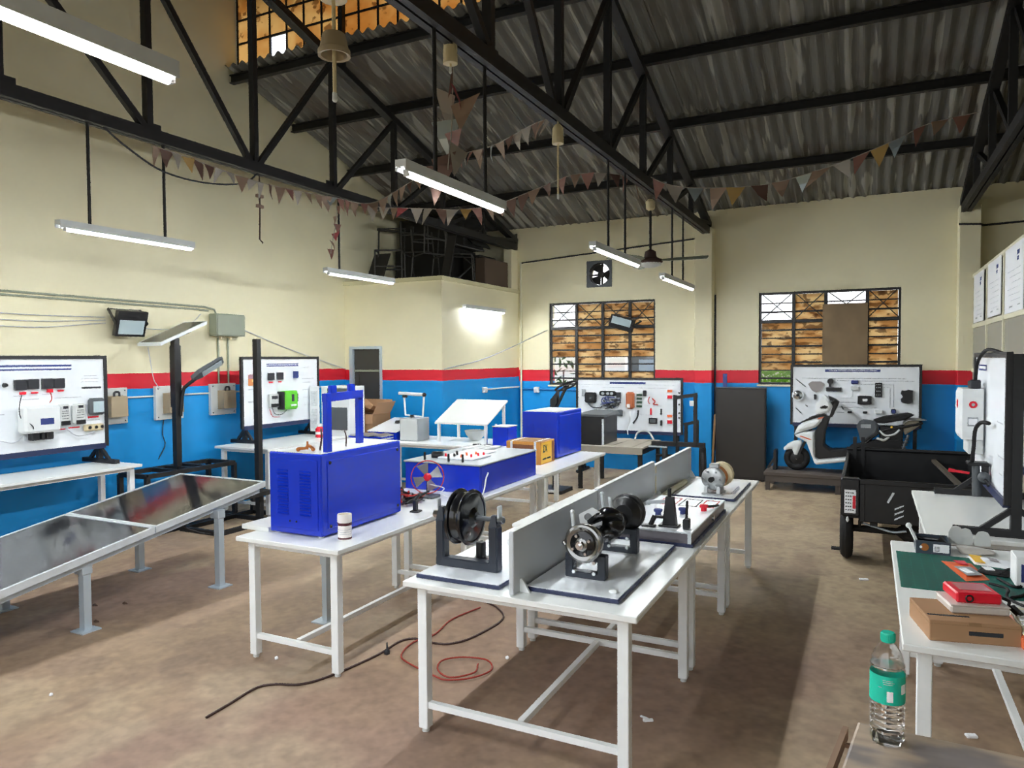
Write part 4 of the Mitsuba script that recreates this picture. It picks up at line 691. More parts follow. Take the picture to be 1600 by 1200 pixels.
b.part('switch', -3.093, -3.043, 1.217, 1.305, 0, 0.04, 'black_plastic', 0.006); b.part('wiper_motor', -3.5, -3.42, 0.90, 1.0, 0, 0.05, 'grey_dark', 0.008)
for z0, z1, m, z2, z3 in ((1.263, 1.322, 'orange_plastic', 1.185, 1.236), (0.886, 0.945, 'orange_plastic', 0.809, 0.862)):
    k = b.part('tail_lamp', -2.72, -2.64, z2, z1, 0, 0.02, 'paper', 0.004); part(k, 'amber_lens', b.box(-2.717, -2.643, z0+0.02, z1-0.002, 0.02, 0.03), m); part(k, 'red_lens', b.box(-2.717, -2.643, z2+0.002, z3, 0.02, 0.03), 'red_plastic')
k = b.part('display', -3.003, -2.874, 0.80, 0.888, 0, 0.03, 'black_plastic', 0.006); part(k, 'screen', b.box(-2.985, -2.895, 0.815, 0.873, 0.03, 0.032), 'grey_dark')
b.part('horn', -2.825, -2.795, 0.775, 0.86, 0, 0.04, 'black_plastic', 0.006); b.part('red_switch', -2.984, -2.962, 0.935, 1.033, 0, 0.02, 'red_plastic'); b.part('black_switch', -2.826, -2.804, 0.94, 1.027, 0, 0.02, 'black_plastic')
b.wire([(-2.95, 1.18, 0.02), (-2.9, 1.14, 0.04), (-2.93, 1.10, 0.03), (-2.86, 1.09, 0.03)], 'red_wire', 0.008); b.wire([(-2.99, 1.21, 0.02), (-3.01, 1.15, 0.03), (-2.99, 1.10, 0.02)], 'red_wire', 0.006)
b.part('module', -4.09, -4.03, 1.20, 1.31, 0, 0.03, 'grey_plastic', 0.005); b.part('module', -3.52, -3.45, 1.17, 1.27, 0, 0.03, 'print_dark', 0.005)
for z in (1.275, 1.10, 0.97, 0.90): b.part('knob', -2.555, -2.53, z-0.012, z+0.012, 0, 0.02, 'black_plastic', 0.006)
b.flat('print_line', [(-4.1, -3.98, 1.345, 1.35), (-3.75, -3.4, 1.34, 1.345), (-3.2, -2.7, 1.34, 1.345), (-4.15, -2.6, 1.385, 1.388), (-3.15, -2.95, 0.93, 0.933), (-3.1, -2.8, 1.07, 1.073)], 'print_grey')
b.wire([(-3.29, 1.0, 0.05), (-3.29, 0.85, 0.06), (-3.33, 0.72, 0.05), (-3.32, 0.62, 0.06)], 'white_powder', 0.008); b.wire([(-3.16, 1.0, 0.05), (-3.17, 0.9, 0.06), (-3.24, 0.8, 0.05)], 'print_dark', 0.012)
b.post(-4.10, 0.0, 1.5, 0.25); b.post(-2.58, 0.0, 1.5, 0.25)
b = Board('white training board with scooter parts wired up, below the right back window', 'y', 10.97, -1, -0.97, 0.60, 0.87, 1.66)
b.flat('title_bar', [(-0.55, 0.14, 1.59, 1.625)], 'print_blue'); b.flat('title_line', [(-0.5, 0.10, 1.605, 1.612)], 'paper', 0.004)
k = b.disc('headlamp', -0.90, 1.26, 0.075, 0, 0.05, 'aluminium', 0.08, 'round chrome headlamp'); part(k, 'lens', lathe([(0.065, 0.0), (0.05, 0.012), (0.01, 0.02)], b.pt(-0.90, 1.26, 0.05), (0, -1, 0)), 'chrome', 40); part(k, 'bulb', ball(b.pt(-0.90, 1.26, 0.07), 0.02, 2), 'black_gloss', True)
part(b.t, 'mirror', prism([(-0.77, 1.42), (-0.72, 1.455), (-0.60, 1.455), (-0.55, 1.42), (-0.60, 1.33), (-0.66, 1.30), (-0.72, 1.33)], (0, 10.97, 0), (1, 0, 0), (0, 0, 1), 0.02), 'terracotta' if False else mat('mirror_glass', '8d8786', 0.2), label='grey mirror')
b.disc('horn', -0.48, 1.46, 0.04, 0, 0.05, 'black_plastic'); b.part('horn_stem', -0.50, -0.47, 1.38, 1.44, 0, 0.03, 'black_plastic'); b.part('display_strip', -0.535, -0.34, 1.32, 1.375, 0, 0.03, 'black_plastic', 0.005)
b.part('cdi_unit', -0.22, -0.13, 1.425, 1.475, 0, 0.04, 'print_blue', 0.01); b.part('relay_box', -0.22, -0.12, 1.335, 1.395, 0, 0.03, 'white_dull', 0.008)
k = b.part('controller', -0.13, 0.03, 1.145, 1.265, 0, 0.05, 'black_plastic', 0.012); part(k, 'sticker', b.box(-0.075, -0.015, 1.19, 1.225, 0.05, 0.052), 'paper'); part(k, 'fin', J(*[b.box(-0.135+0.02*i, -0.125+0.02*i, 1.15, 1.26, 0.05, 0.06) for i in (0, 1, 6, 7, 8)]), 'black_plastic')
k = b.part('terminal_block', 0.075, 0.16, 1.25, 1.445, 0, 0.03, 'black_plastic', 0.004); part(k, 'screw', J(*[cyl(b.pt(0.095+0.022*i, z, 0.03), b.pt(0.095+0.022*i, z, 0.034), 0.007, n=8) for i in range(3) for z in (1.28, 1.33, 1.38, 1.42)]), 'grey_plastic')
part(b.t, 'connector', prism(Polygon([(0.40, 1.19), (0.47, 1.17), (0.52, 1.19), (0.52, 1.34), (0.47, 1.35), (0.44, 1.33), (0.40, 1.34), (0.39, 1.30), (0.42, 1.26), (0.39, 1.22)]).buffer(0.006), (0, 10.97, 0), (1, 0, 0), (0, 0, 1), 0.04), 'black_plastic')
b.part('charger', 0.08, 0.175, 1.02, 1.08, 0, 0.05, 'white_powder', 0.01); b.part('coil', 0.27, 0.33, 1.03, 1.095, 0, 0.05, 'black_plastic', 0.015); b.disc('coil_cap', 0.30, 1.06, 0.025, 0.05, 0.06, 'print_blue')
for u in (-0.26, -0.07): b.part('switch', u, u+0.055, 1.02, 1.05, 0, 0.03, 'black_plastic', 0.008)
b.part('lever_switch', -0.69, -0.66, 1.20, 1.275, 0, 0.03, 'black_plastic', 0.006)
for q in ((-0.93, 1.49, -0.80, 1.38), (-0.93, 1.08, -0.85, 1.0), (-0.8, 1.12, -0.77, 1.10), (-0.42, 1.12, -0.40, 1.08), (-0.34, 1.12, -0.31, 1.07)):
    b.wire([(q[0], q[1], 0.015), (q[2], q[3], 0.02)], 'print_dark', 0.006, 'probe', 0)
for L in ([(-0.85, 1.50), (0.45, 1.50)], [(-0.4, 1.47), (0.55, 1.465)], [(-0.1, 1.42), (0.30, 1.42), (0.30, 1.12)], [(0.18, 1.38), (0.26, 1.38), (0.26, 1.1)], [(-0.34, 1.23), (-0.2, 1.23), (-0.2, 1.33)], [(-0.55, 1.17), (-0.14, 1.17)], [(-0.5, 1.10), (0.1, 1.10)], [(-0.45, 1.03), (-0.3, 1.03)]):
    b.wire([(u, z, 0.003) for u, z in L], 'grey_plastic', 0.003, 'printed_line', 0)
b.post(-0.93, 0.0, 1.69, 0.12); b.post(0.56, 0.0, 1.69, 0.12)
t = thing('steel_cupboard', 'tall plain black steel cupboard against the back wall by the middle pilaster', 'cupboard')
part(t, 'body', B(-2.03, -1.32, 10.86, YB-0.23, 0.02, 1.36, 0.006), mat('cupboard', '221e1b', 0.45)); part(t, 'door', B(-2.015, -1.335, 10.848, 10.859, 0.05, 1.335, 0.003), 'cupboard'); part(t, 'top_edge', B(-2.035, -1.315, 10.845, 10.865, 1.352, 1.368, 0.003), 'grey_dark')
for x in (-1.98, -1.37):
    for y in (10.9, 10.93): part(t, 'foot', B(x-0.02, x+0.02, y-0.015, y+0.015, 0, 0.02), 'steel_black')
single('wood_batten', 'thin weathered wooden batten leaning behind the black cupboard', 'batten', bar((-2.09, 10.93, 0.0), (-2.05, 10.95, 0.95), 0.03, 0.05), 'card_dark')
single('dark_rod', 'dark flat bar standing on top of the black cupboard', 'bar', B(-1.94, -1.88, YB-0.26, YB-0.235, 1.36, 1.56, 0.003), 'print_blue')
single('conduit', 'thin dark strip standing in for shade down the middle pilaster corner', 'conduit', tube([(-2.10, YB-0.015, 2.75), (-2.10, YB-0.015, 0.4)], 0.014), 'print_dark', True)  # dark strip drawn for the shade along the pilaster edge
single('conduit', 'white pipe running down the left pilaster beside the cabin', 'conduit', tube([(-5.36, YB-0.04, 3.45), (-5.36, YB-0.04, 0.3)], 0.018), 'cream_trim', True)
single('conduit', 'thin dark conduit along the back wall from the left pilaster to the light', 'conduit', tube([(-5.36, YB-0.015, 3.44), (-2.4, YB-0.015, 3.62)], 0.012), 'print_dark', True)
for x, lab in ((-5.08, 'right of the cabin corner'), ): 
    t = thing('wall_socket', 'white wall socket on the back wall '+lab, 'socket'); part(t, 'box', B(x-0.05, x+0.05, YB-0.04, YB, 1.22, 1.32, 0.006), 'white_dull'); part(t, 'plate', B(x-0.04, x+0.04, YB-0.045, YB-0.04, 1.23, 1.31, 0.003), 'white_powder')
t = thing('wall_socket', 'white wall socket on the blue side wall of the cabin', 'socket'); part(t, 'box', B(CX, CX+0.04, 9.86, 9.98, 1.27, 1.36, 0.006), 'white_dull'); part(t, 'plate', B(CX+0.04, CX+0.045, 9.87, 9.97, 1.28, 1.35, 0.003), 'white_powder')
single('conduit', 'white conduit from the cabin socket to the back corner', 'conduit', tube([(CX+0.014, 9.98, 1.32), (CX+0.014, 11.17, 1.32)], 0.014), 'white_dull', True); single('conduit', 'blue-painted conduit along the back wall from the white socket', 'conduit', tube([(-5.38, YB-0.014, 1.28), (-4.2, YB-0.014, 1.27)], 0.014), mat('conduit_blue', '0a6ca8', 0.5), True)
# cabin door
k = struct('door_1', prism(sbox(-7.0, 0.02, -6.50, 1.96), (0, CY+0.07, 0), (1, 0, 0), (0, 0, 1), 0.04), 'dark_door')
part(k, 'frame', J(B(-7.06, -7.0, CY-0.02, CY+0.1, 0, 2.0), B(-6.50, -6.46, CY-0.02, CY+0.1, 0, 2.0), B(-7.06, -6.46, CY-0.02, CY+0.1, 1.96, 2.0)), 'galvanised'); part(k, 'cross_rail', B(-7.0, -6.50, CY+0.015, CY+0.03, 1.62, 1.65), 'grey_metal_box'); part(k, 'stile', J(B(-6.93, -6.91, CY+0.015, CY+0.03, 0.05, 1.6)), 'dark_door')
# cart with a deck, black box, wheels and a bent steel frame
t = thing('platform_cart', 'low cart with a grey plank deck, spoked wheel and black bent frame', 'cart')
DZ = 0.61
for i in range(7):
    x = -3.70+i*0.145; part(t, 'deck_plank', B(x, x+0.139, 9.24, 10.28, DZ-0.03, DZ+0.004*(i % 2), 0.004), mat('old_wood', '9d978a', 0.8) if 'old_wood' not in scene else 'old_wood')
part(t, 'deck_edge', B(-3.71, -2.67, 9.21, 9.245, DZ-0.09, DZ+0.006, 0.004), 'old_wood')
for x in (-3.6, -2.75): part(t, 'rail', B(x, x+0.05, 9.25, 10.3, DZ-0.10, DZ-0.031), 'steel_black')
for x in (-3.6, -2.75):
    for y in (9.3, 10.2): part(t, 'leg', B(x, x+0.05, y, y+0.05, 0, DZ-0.10), 'steel_black')
part(t, 'axle', cyl((-2.62, 9.75, 0.46), (-2.2, 9.75, 0.46), 0.02), 'steel_black', 40); part(t, 'wheel', torus((-2.50, 9.75, 0.31), (1, 0.25, 0), 0.27, 0.04, 40), 'black_rubber', True); part(t, 'wheel_disc', cyl((-2.51, 9.75, 0.31), (-2.49, 9.755, 0.31), 0.25, n=32), 'rust'); part(t, 'wheel', torus((-2.02, 9.9, 0.31), (1, 0.25, 0), 0.27, 0.04, 40), 'black_rubber', True)
part(t, 'side_beam', B(-2.67, -1.95, 9.68, 9.74, 0.60, 0.66), 'steel_black')
for x in (-2.33, -2.06): part(t, 'frame_post', B(x-0.022, x+0.022, 9.60, 9.645, 0.66, 1.30), 'steel_black')
part(t, 'frame_top', bar((-2.35, 9.62, 1.26), (-2.04, 9.66, 1.31), 0.045), 'steel_black'); part(t, 'inner_frame', J(B(-2.27, -2.23, 9.9, 9.94, 0.60, 0.90), B(-2.12, -2.08, 9.9, 9.94, 0.60, 0.93), bar((-2.28, 9.92, 0.88), (-2.08, 9.92, 0.93), 0.04)), 'steel_black'); part(t, 'tag', B(-2.13, -2.075, 9.59, 9.6, 1.16, 1.23, 0.003), 'white_powder'); part(t, 'bracket', bar((-2.66, 9.5, 0.61), (-2.42, 9.55, 0.60), 0.02), 'galvanised')
t = thing('equipment_box', 'black equipment box with one white corner strip, standing on the cart deck', 'box')
part(t, 'body', B(-3.62, -3.24, 9.33, 9.93, DZ+0.005, 1.0, 0.006), 'black_plastic'); part(t, 'lid', hull([(x, y, z) for (x, y, z) in ((-3.65, 9.30, 1.0), (-3.21, 9.30, 1.0), (-3.65, 9.96, 1.0), (-3.21, 9.96, 1.0), (-3.65, 9.30, 1.03), (-3.21, 9.30, 1.03), (-3.6, 9.96, 1.05), (-3.25, 9.96, 1.05))]), 'grey_dark'); part(t, 'corner_strip', B(-3.262, -3.236, 9.324, 9.34, DZ+0.006, 0.97), 'aluminium')
single('hose', 'pale loop of hose lying on the cart deck', 'hose', tube([(-3.0, 10.0, DZ+0.02), (-2.98, 10.1, DZ+0.12), (-2.85, 10.15, DZ+0.13), (-2.75, 10.1, DZ+0.02)], 0.014, 8, 5), 'white_dull', True)
t = thing('steering_rig', 'black steering wheel on a slanted column behind the far blue cabinet', 'steering wheel')
part(t, 'base', B(-3.98, -3.62, 8.75, 9.15, 0, 0.05, 0.005), 'steel_black'); part(t, 'stand', bar((-3.80, 8.98, 0.05), (-3.80, 8.98, 1.12), 0.07), 'steel_black'); part(t, 'bracket', hull([(-3.86+a, 8.93+c, 1.08+d+a*1.2) for a in (0, 0.10) for c in (0, 0.09) for d in (0, 0.16)]), 'black_plastic')
part(t, 'column', cyl((-3.78, 8.98, 1.15), (-3.655, 9.0, 1.41), 0.02), 'black_plastic', 40)
a = np.array([-0.42, 0.1, 0.9]); part(t, 'wheel_rim', torus((-3.65, 9.0, 1.43), a, 0.155, 0.014, 36), 'black_plastic', True)
x_, y_, _ = frame(a); part(t, 'spoke', J(*[bar(np.array([-3.65, 9.0, 1.43]), np.array([-3.65, 9.0, 1.43])+0.15*(x_*math.cos(q)+y_*math.sin(q)), 0.03, 0.01) for q in (0.3, 2.4, 4.5)]), 'black_plastic'); part(t, 'horn_pad', ball((-3.65, 9.0, 1.43), 0.04, 2, (1, 1, 0.5)), 'black_plastic', True)
floodlight('black floodlight hung on the left back window bars', (-3.505, 10.93, 2.35), (0.93, 0.25, -0.28), (-0.45, -0.88, -0.02), 0.36, 0.27, 0.05, 1); part('floodlight_001', 'hanger', J(bar((-3.62, 11.0, 2.50), (-3.62, 11.225, 2.50), 0.02), bar((-3.45, 11.02, 2.48), (-3.45, 11.225, 2.48), 0.02)), 'black_plastic')
# exhaust fan in the wall
t = thing('exhaust_fan', 'dark exhaust fan set in a hole high in the back wall', 'exhaust fan')
fx, fz = fanc
part(t, 'housing', prism(sbox(-0.205, -0.205, 0.205, 0.205).buffer(0.01).difference(Point(0, 0).buffer(0.18)), (fx, YB+0.005, fz), (1, 0, 0), (0, 0, 1), 0.02), 'grey_dark'); part(t, 'ring', prism(Point(0, 0).buffer(0.193, 24).difference(Point(0, 0).buffer(0.18, 24)), (fx, YB+0.16, fz), (1, 0, 0), (0, 0, 1), 0.15), 'grime')
part(t, 'motor', cyl((fx, YB+0.06, fz), (fx, YB+0.14, fz), 0.05), 'grime', 40)
for i in range(3):
    a = i*2.094+2.0; pts = [(0.04*math.cos(a+q), 0.04*math.sin(a+q)) for q in (-0.5, 0.5)]+[(0.175*math.cos(a+q), 0.175*math.sin(a+q)) for q in (0.62, 0.3, 0, -0.3, -0.62)]
    part(t, 'blade', prism(pts, (fx, YB+0.10, fz), (1, 0, 0), (0, 0.2, 0.98), 0.006), 'grime')
part(t, 'support_arm', J(bar((fx-0.18, YB+0.145, fz), (fx+0.18, YB+0.145, fz), 0.02), bar((fx, YB+0.145, fz-0.18), (fx, YB+0.145, fz+0.18), 0.02)), 'grime')
# ---------------------------------------------------------------- scooter on its plinth
t = thing('display_plinth', 'low dark wooden plinth under the white electric scooter', 'plinth')
part(t, 'top', B(-1.27, 0.95, 10.22, 10.85, 0.20, 0.248, 0.005), mat('plinth_wood', '4a423c', 0.7)); part(t, 'front_beam', B(-1.25, 0.93, 10.23, 10.27, 0.12, 0.20), 'plinth_wood')
for x in (-1.22, -0.35, 0.88):
    for y in (10.25, 10.78): part(t, 'leg', B(x-0.03, x+0.03, y, y+0.05, 0, 0.20), 'plinth_wood')
t = thing('electric_scooter', 'white electric scooter with its black rear stripped open, on the plinth', 'scooter'); SY = 10.55
def shell(poly, w, r=0.02, y=SY):
    """A rounded body panel: the outline, pinched towards both sides."""
    p = Polygon(poly).buffer(0); L = [prism(p, (0, y+w*0.30, 0), (1, 0, 0), (0, 0, 1), w*0.60)]
    for s, k in ((0.42, 0.4), (0.5, 1.0)):
        q = p.buffer(-r*k)
        if not q.is_empty: L.append(prism(q, (0, y+w*s, 0), (1, 0, 0), (0, 0, 1), w*2*s))
    return J(*L)
def tyre(c, R, r, ax=(0, 1, 0)): return torus(c, ax, R-r, r, 40, 12)
for nm, x, z in (('front_wheel', -0.875, 0.418), ('rear_wheel', 0.36, 0.418)):
    k = part(t, nm, tyre((x, SY, z), 0.168, 0.045), 'black_rubber', True); part(k, 'rim', lathe([(0.03, -0.03), (0.11, -0.02), (0.122, -0.03), (0.122, 0.03), (0.11, 0.02), (0.03, 0.03)], (x, SY, z), (0, 1, 0), 32), 'black_plastic', 35); part(k, 'axle_nut', cyl((x, SY-0.06, z), (x, SY+0.06, z), 0.014, n=10), 'chrome', 40)
part(t, 'fork', J(*[bar((-0.875, SY+s*0.06, 0.41), (-0.70, SY+s*0.05, 0.82), 0.03) for s in (-1, 1)]), 'black_plastic')
part(t, 'front_fender', shell([(-1.044, 0.554), (-0.99, 0.61), (-0.93, 0.645), (-0.82, 0.666), (-0.806, 0.635), (-0.862, 0.462), (-0.905, 0.468), (-0.935, 0.544), (-1.036, 0.52)], 0.15, 0.03), 'white_powder', label='white front fender')
part(t, 'lower_apron', shell([(-0.893, 0.74), (-0.778, 0.791), (-0.644, 0.804), (-0.634, 0.451), (-0.592, 0.431), (-0.206, 0.49), (-0.171, 0.454), (-0.191, 0.423), (-0.619, 0.353), (-0.647, 0.374), (-0.749, 0.653), (-0.871, 0.717)], 0.36, 0.025), 'white_powder', label='white leg shield')
part(t, 'upper_apron', shell([(-0.907, 0.747), (-0.885, 0.80), (-0.855, 0.865), (-0.779, 0.922), (-0.652, 0.972), (-0.519, 1.014), (-0.553, 0.929), (-0.637, 0.85), (-0.778, 0.798)], 0.30, 0.035), 'white_powder', label='white front panel')
part(t, 'apron_trim', shell([(-0.84, 0.905), (-0.70, 0.99), (-0.56, 1.045), (-0.50, 1.03), (-0.52, 1.005), (-0.66, 0.965), (-0.79, 0.915)], 0.24, 0.015), 'black_gloss'); part(t, 'red_stripe', J(*[prism([(-0.82, 0.745), (-0.68, 0.70), (-0.70, 0.69), (-0.83, 0.735)], (0, SY-0.178, 0), (1, 0, 0), (0, 0, 1), 0.006), prism([(-0.60, 0.985), (-0.53, 1.005), (-0.54, 0.99), (-0.61, 0.965)], (0, SY-0.13, 0), (1, 0, 0), (0, 0, 1), 0.02)]), 'orange_plastic')
part(t, 'headlight_cowl', shell([(-0.64, 1.171), (-0.528, 1.287), (-0.472, 1.235), (-0.43, 1.145), (-0.471, 1.06), (-0.582, 1.03), (-0.653, 1.058), (-0.625, 1.095)], 0.26, 0.03), 'white_powder', label='white headlight cowl'); part(t, 'headlight', shell([(-0.60, 1.13), (-0.53, 1.17), (-0.46, 1.145), (-0.50, 1.10), (-0.58, 1.10)], 0.275, 0.012), 'black_gloss')
part(t, 'steering_cover', shell([(-0.487, 1.28), (-0.40, 1.24), (-0.348, 1.20), (-0.38, 1.12), (-0.43, 1.0), (-0.477, 0.985), (-0.43, 1.13)], 0.20, 0.02), 'black_plastic')
part(t, 'handlebar', tube([(-0.42, SY-0.33, 1.20), (-0.41, SY-0.14, 1.215), (-0.41, SY+0.14, 1.215), (-0.42, SY+0.33, 1.20)], 0.017), 'black_rubber', True); part(t, 'brake_lever', J(*[tube([(-0.44, SY+s*0.18, 1.215), (-0.48, SY+s*0.26, 1.21), (-0.46, SY+s*0.34, 1.205)], 0.007) for s in (-1, 1)]), 'aluminium', True)
part(t, 'inner_shield', shell([(-0.640, 0.804), (-0.526, 1.021), (-0.457, 0.993), (-0.511, 0.809), (-0.523, 0.625), (-0.453, 0.568), (-0.206, 0.58), (-0.206, 0.49), (-0.592, 0.431), (-0.634, 0.467)], 0.32, 0.02), 'black_plastic', label='black inner leg shield and floorboard')
part(t, 'chassis', shell([(-0.25, 0.55), (-0.207, 0.625), (-0.033, 0.678), (0.086, 0.713), (0.385, 0.755), (0.425, 0.64), (0.35, 0.50), (-0.124, 0.44), (-0.20, 0.47)], 0.26, 0.03), 'black_plastic')
part(t, 'storage_box', shell([(-0.142, 0.883), (-0.11, 0.94), (-0.062, 0.968), (0.084, 0.957), (0.124, 0.892), (0.112, 0.803), (-0.05, 0.676), (-0.095, 0.70), (-0.117, 0.809)], 0.26, 0.03), mat('scooter_grey', '4a4f54', 0.45), label='dark grey storage box'); part(t, 'box_label', B(-0.09, 0.03, SY-0.133, SY-0.128, 0.87, 0.92), 'grey_plastic')
part(t, 'seat', shell([(0.06, 0.972), (0.162, 1.015), (0.30, 1.045), (0.458, 1.075), (0.522, 1.048), (0.421, 0.985), (0.176, 0.931), (0.104, 0.937)], 0.27, 0.02), 'black_rubber')
part(t, 'rear_frame', J(*[tube([(-0.1, SY+s*0.09, 0.60), (0.15, SY+s*0.10, 0.83), (0.42, SY+s*0.10, 0.90), (0.62, SY+s*0.07, 0.95)], 0.016, 8, 4) for s in (-1, 1)]), 'steel_black', True); part(t, 'battery_pack', B(0.13, 0.40, SY-0.09, SY+0.09, 0.72, 0.90, 0.01), 'black_plastic')
part(t, 'battery_lead', J(tube([(0.13, SY-0.1, 0.84), (0.20, SY-0.12, 0.78), (0.30, SY-0.11, 0.80), (0.36, SY-0.1, 0.86)], 0.014, 8, 4), tube([(0.10, SY-0.1, 0.74), (0.18, SY-0.12, 0.72), (0.24, SY-0.1, 0.76)], 0.016, 8, 4)), 'white_dull', True); part(t, 'connector', ball((0.27, SY-0.11, 0.89), 0.016, 1), 'yellow_plastic')
part(t, 'tail_cover', shell([(0.40, 0.85), (0.434, 0.976), (0.56, 0.987), (0.60, 0.93), (0.52, 0.86), (0.423, 0.79)], 0.16, 0.02), mat('tail_foil', '8e8676', 0.35, 0.5)); part(t, 'grab_rail', J(*[tube([(0.40, SY+s*0.10, 0.93), (0.46, SY+s*0.11, 0.985), (0.58, SY+s*0.10, 0.99), (0.66, SY, 0.983)], 0.011, 8, 4) for s in (-1, 1)]), 'chrome', True)
part(t, 'shock_absorber', J(cyl((0.36, SY-0.12, 0.50), (0.46, SY-0.12, 0.80), 0.016), *[torus((0.37+0.012*i, SY-0.12, 0.53+0.035*i), (0.32, 0, 0.95), 0.026, 0.006, 14, 6) for i in range(7)]), 'grey_dark', True); part(t, 'side_stand', J(bar((-0.25, SY-0.12, 0.42), (-0.22, SY-0.2, 0.249), 0.02), ball((-0.26, SY-0.19, 0.36), 0.018, 1)), 'aluminium')
part(t, 'wheel_chock', J(B(-1.17, -1.13, SY-0.1, SY+0.1, 0.248, 0.52, 0.004), bar((-1.24, SY-0.08, 0.272), (-1.15, SY-0.08, 0.42), 0.03)), 'steel_black')
# ---------------------------------------------------------------- cargo three-wheeler
t = thing('cargo_rickshaw', 'black three-wheeled cargo rickshaw seen from behind, with an open load bed', 'cargo rickshaw')
bx0, bx1, by0, by1, bz0, bz1 = -0.21, 0.95, 6.85, 8.75, 0.40, 0.745
m = mat('rickshaw_black', '121315', 0.4)
part(t, 'tailgate', B(bx0+0.15, bx1, by0, by0+0.03, 0.375, bz1, 0.008), m); part(t, 'tailgate_rim', J(B(bx0+0.15, bx1, by0-0.012, by0, bz1-0.04, bz1, 0.004), B(bx0+0.15, bx0+0.19, by0-0.012, by0, 0.38, bz1-0.04, 0.004)), m)
k = part(t, 'corner_pillar', B(bx0, bx0+0.15, by0-0.01, by0+0.12, 0.42, bz1, 0.01), m)
part(k, 'reflector_sticker', B(-0.18, -0.09, by0-0.013, by0-0.0105, 0.447, 0.65), 'paper'); part(k, 'red_reflector', B(-0.115, -0.092, by0-0.015, by0-0.013, 0.49, 0.60), 'red_plastic'); part(k, 'sticker_print', J(*[B(-0.172+0.018*j, -0.16+0.018*j, by0-0.0145, by0-0.013, z, z+0.009) for z in (0.47, 0.50, 0.53, 0.56, 0.59, 0.62) for j in range(3 if 0.48 < z < 0.61 else 4)]), 'print_dark')
part(t, 'bed_floor', B(bx0+0.02, bx1, by0+0.03, by1, bz0, bz0+0.02), 'steel_black')
part(t, 'side_wall', B(bx0, bx0+0.03, by0+0.12, by1, bz0, bz1, 0.006), m); part(t, 'side_wall', B(bx1-0.03, bx1, by0+0.03, by1, bz0, bz1, 0.006), m); part(t, 'bulkhead', B(bx0, bx1, by1, by1+0.03, bz0, 0.78, 0.006), m)
part(t, 'top_rail', bar((0.62, by1, 0.70), (0.70, by0+0.05, bz1-0.03), 0.04, 0.03), 'tow_rail' if 'tow_rail' in scene else mat('tow_rail', '3b352c', 0.7)); part(t, 'bulkhead_rail', cyl((bx0, by1-0.02, 0.79), (bx1, by1-0.02, 0.79), 0.02), 'steel_black', 40)
for x in (-0.13, -0.05): part(t, 'stake', B(x-0.018, x+0.018, by1-0.05, by1-0.01, 0.42, 0.92), 'steel_black')
for (x, z0_) in ((0.145, 0.56), ): part(t, 'badge', prism([(0.145, 0.565), (0.16, 0.555), (0.205, 0.645), (0.19, 0.652)], (0, by0-0.013, 0), (1, 0, 0), (0, 0, 1), -0.003), 'aluminium')
for z in (0.508, 0.465, 0.422): part(t, 'badge', prism([(0.204, z-0.008), (0.272, z+0.030), (0.274, z+0.043), (0.206, z+0.008)], (0, by0-0.013, 0), (1, 0, 0), (0, 0, 1), -0.003), 'aluminium')
for x in (-0.165, 0.86):
    k = part(t, 'rear_wheel', tyre((x, 7.08, 0.245), 0.245, 0.052, (1, 0, 0)), 'black_rubber', True); part(k, 'rim', lathe([(0.03, -0.04), (0.14, -0.03), (0.165, -0.04), (0.165, 0.04), (0.14, 0.03), (0.03, 0.04)], (x, 7.08, 0.245), (1, 0, 0), 32), 'grey_dark', 35)
part(t, 'axle', lathe([(0.03, 0), (0.03, 0.35), (0.085, 0.42), (0.085, 0.55), (0.03, 0.62), (0.03, 0.95)], (-0.12, 7.08, 0.27), (1, 0, 0)), 'grime', 40)
for x in (-0.06, 0.76): part(t, 'leaf_spring', J(*[tube([(x, 6.92+0.05*i, 0.37-0.01*i), (x, 7.08, 0.30-0.006*i), (x, 7.9-0.3*i, 0.38-0.02*i)], 0.012, 6, 5) for i in range(3)]), 'grime', True)
part(t, 'brake_rod', tube([(-0.05, 7.0, 0.34), (0.08, 6.98, 0.31), (0.2, 6.95, 0.29), (0.3, 6.94, 0.31)], 0.010, 8, 4), 'galvanised', True); part(t, 'chassis_beam', J(*[B(x-0.03, x+0.03, 6.9, 9.5, 0.34, 0.40) for x in (0.05, 0.68)]), 'steel_black'); part(t, 'tow_tag', lathe([(0.004, 0), (0.014, 0.02), (0.006, 0.05)], (-0.155, 6.85, 0.365)), 'white_powder', True); part(t, 'stand_foot', B(-0.30, -0.215, 7.3, 7.36, 0.0, 0.02), 'steel_black')
part(t, 'driver_seat', B(0.10, 0.72, 8.95, 9.35, 0.55, 0.68, 0.03), 'black_rubber'); part(t, 'nose', hull([(x, y, z) for x in (0.2, 0.6) for (y, z) in ((9.35, 0.4), (9.75, 0.42), (9.72, 0.60), (9.4, 0.55))]), m); part(t, 'front_wheel', tyre((0.42, 9.85, 0.245), 0.245, 0.05, (1, 0, 0)), 'black_rubber', True)
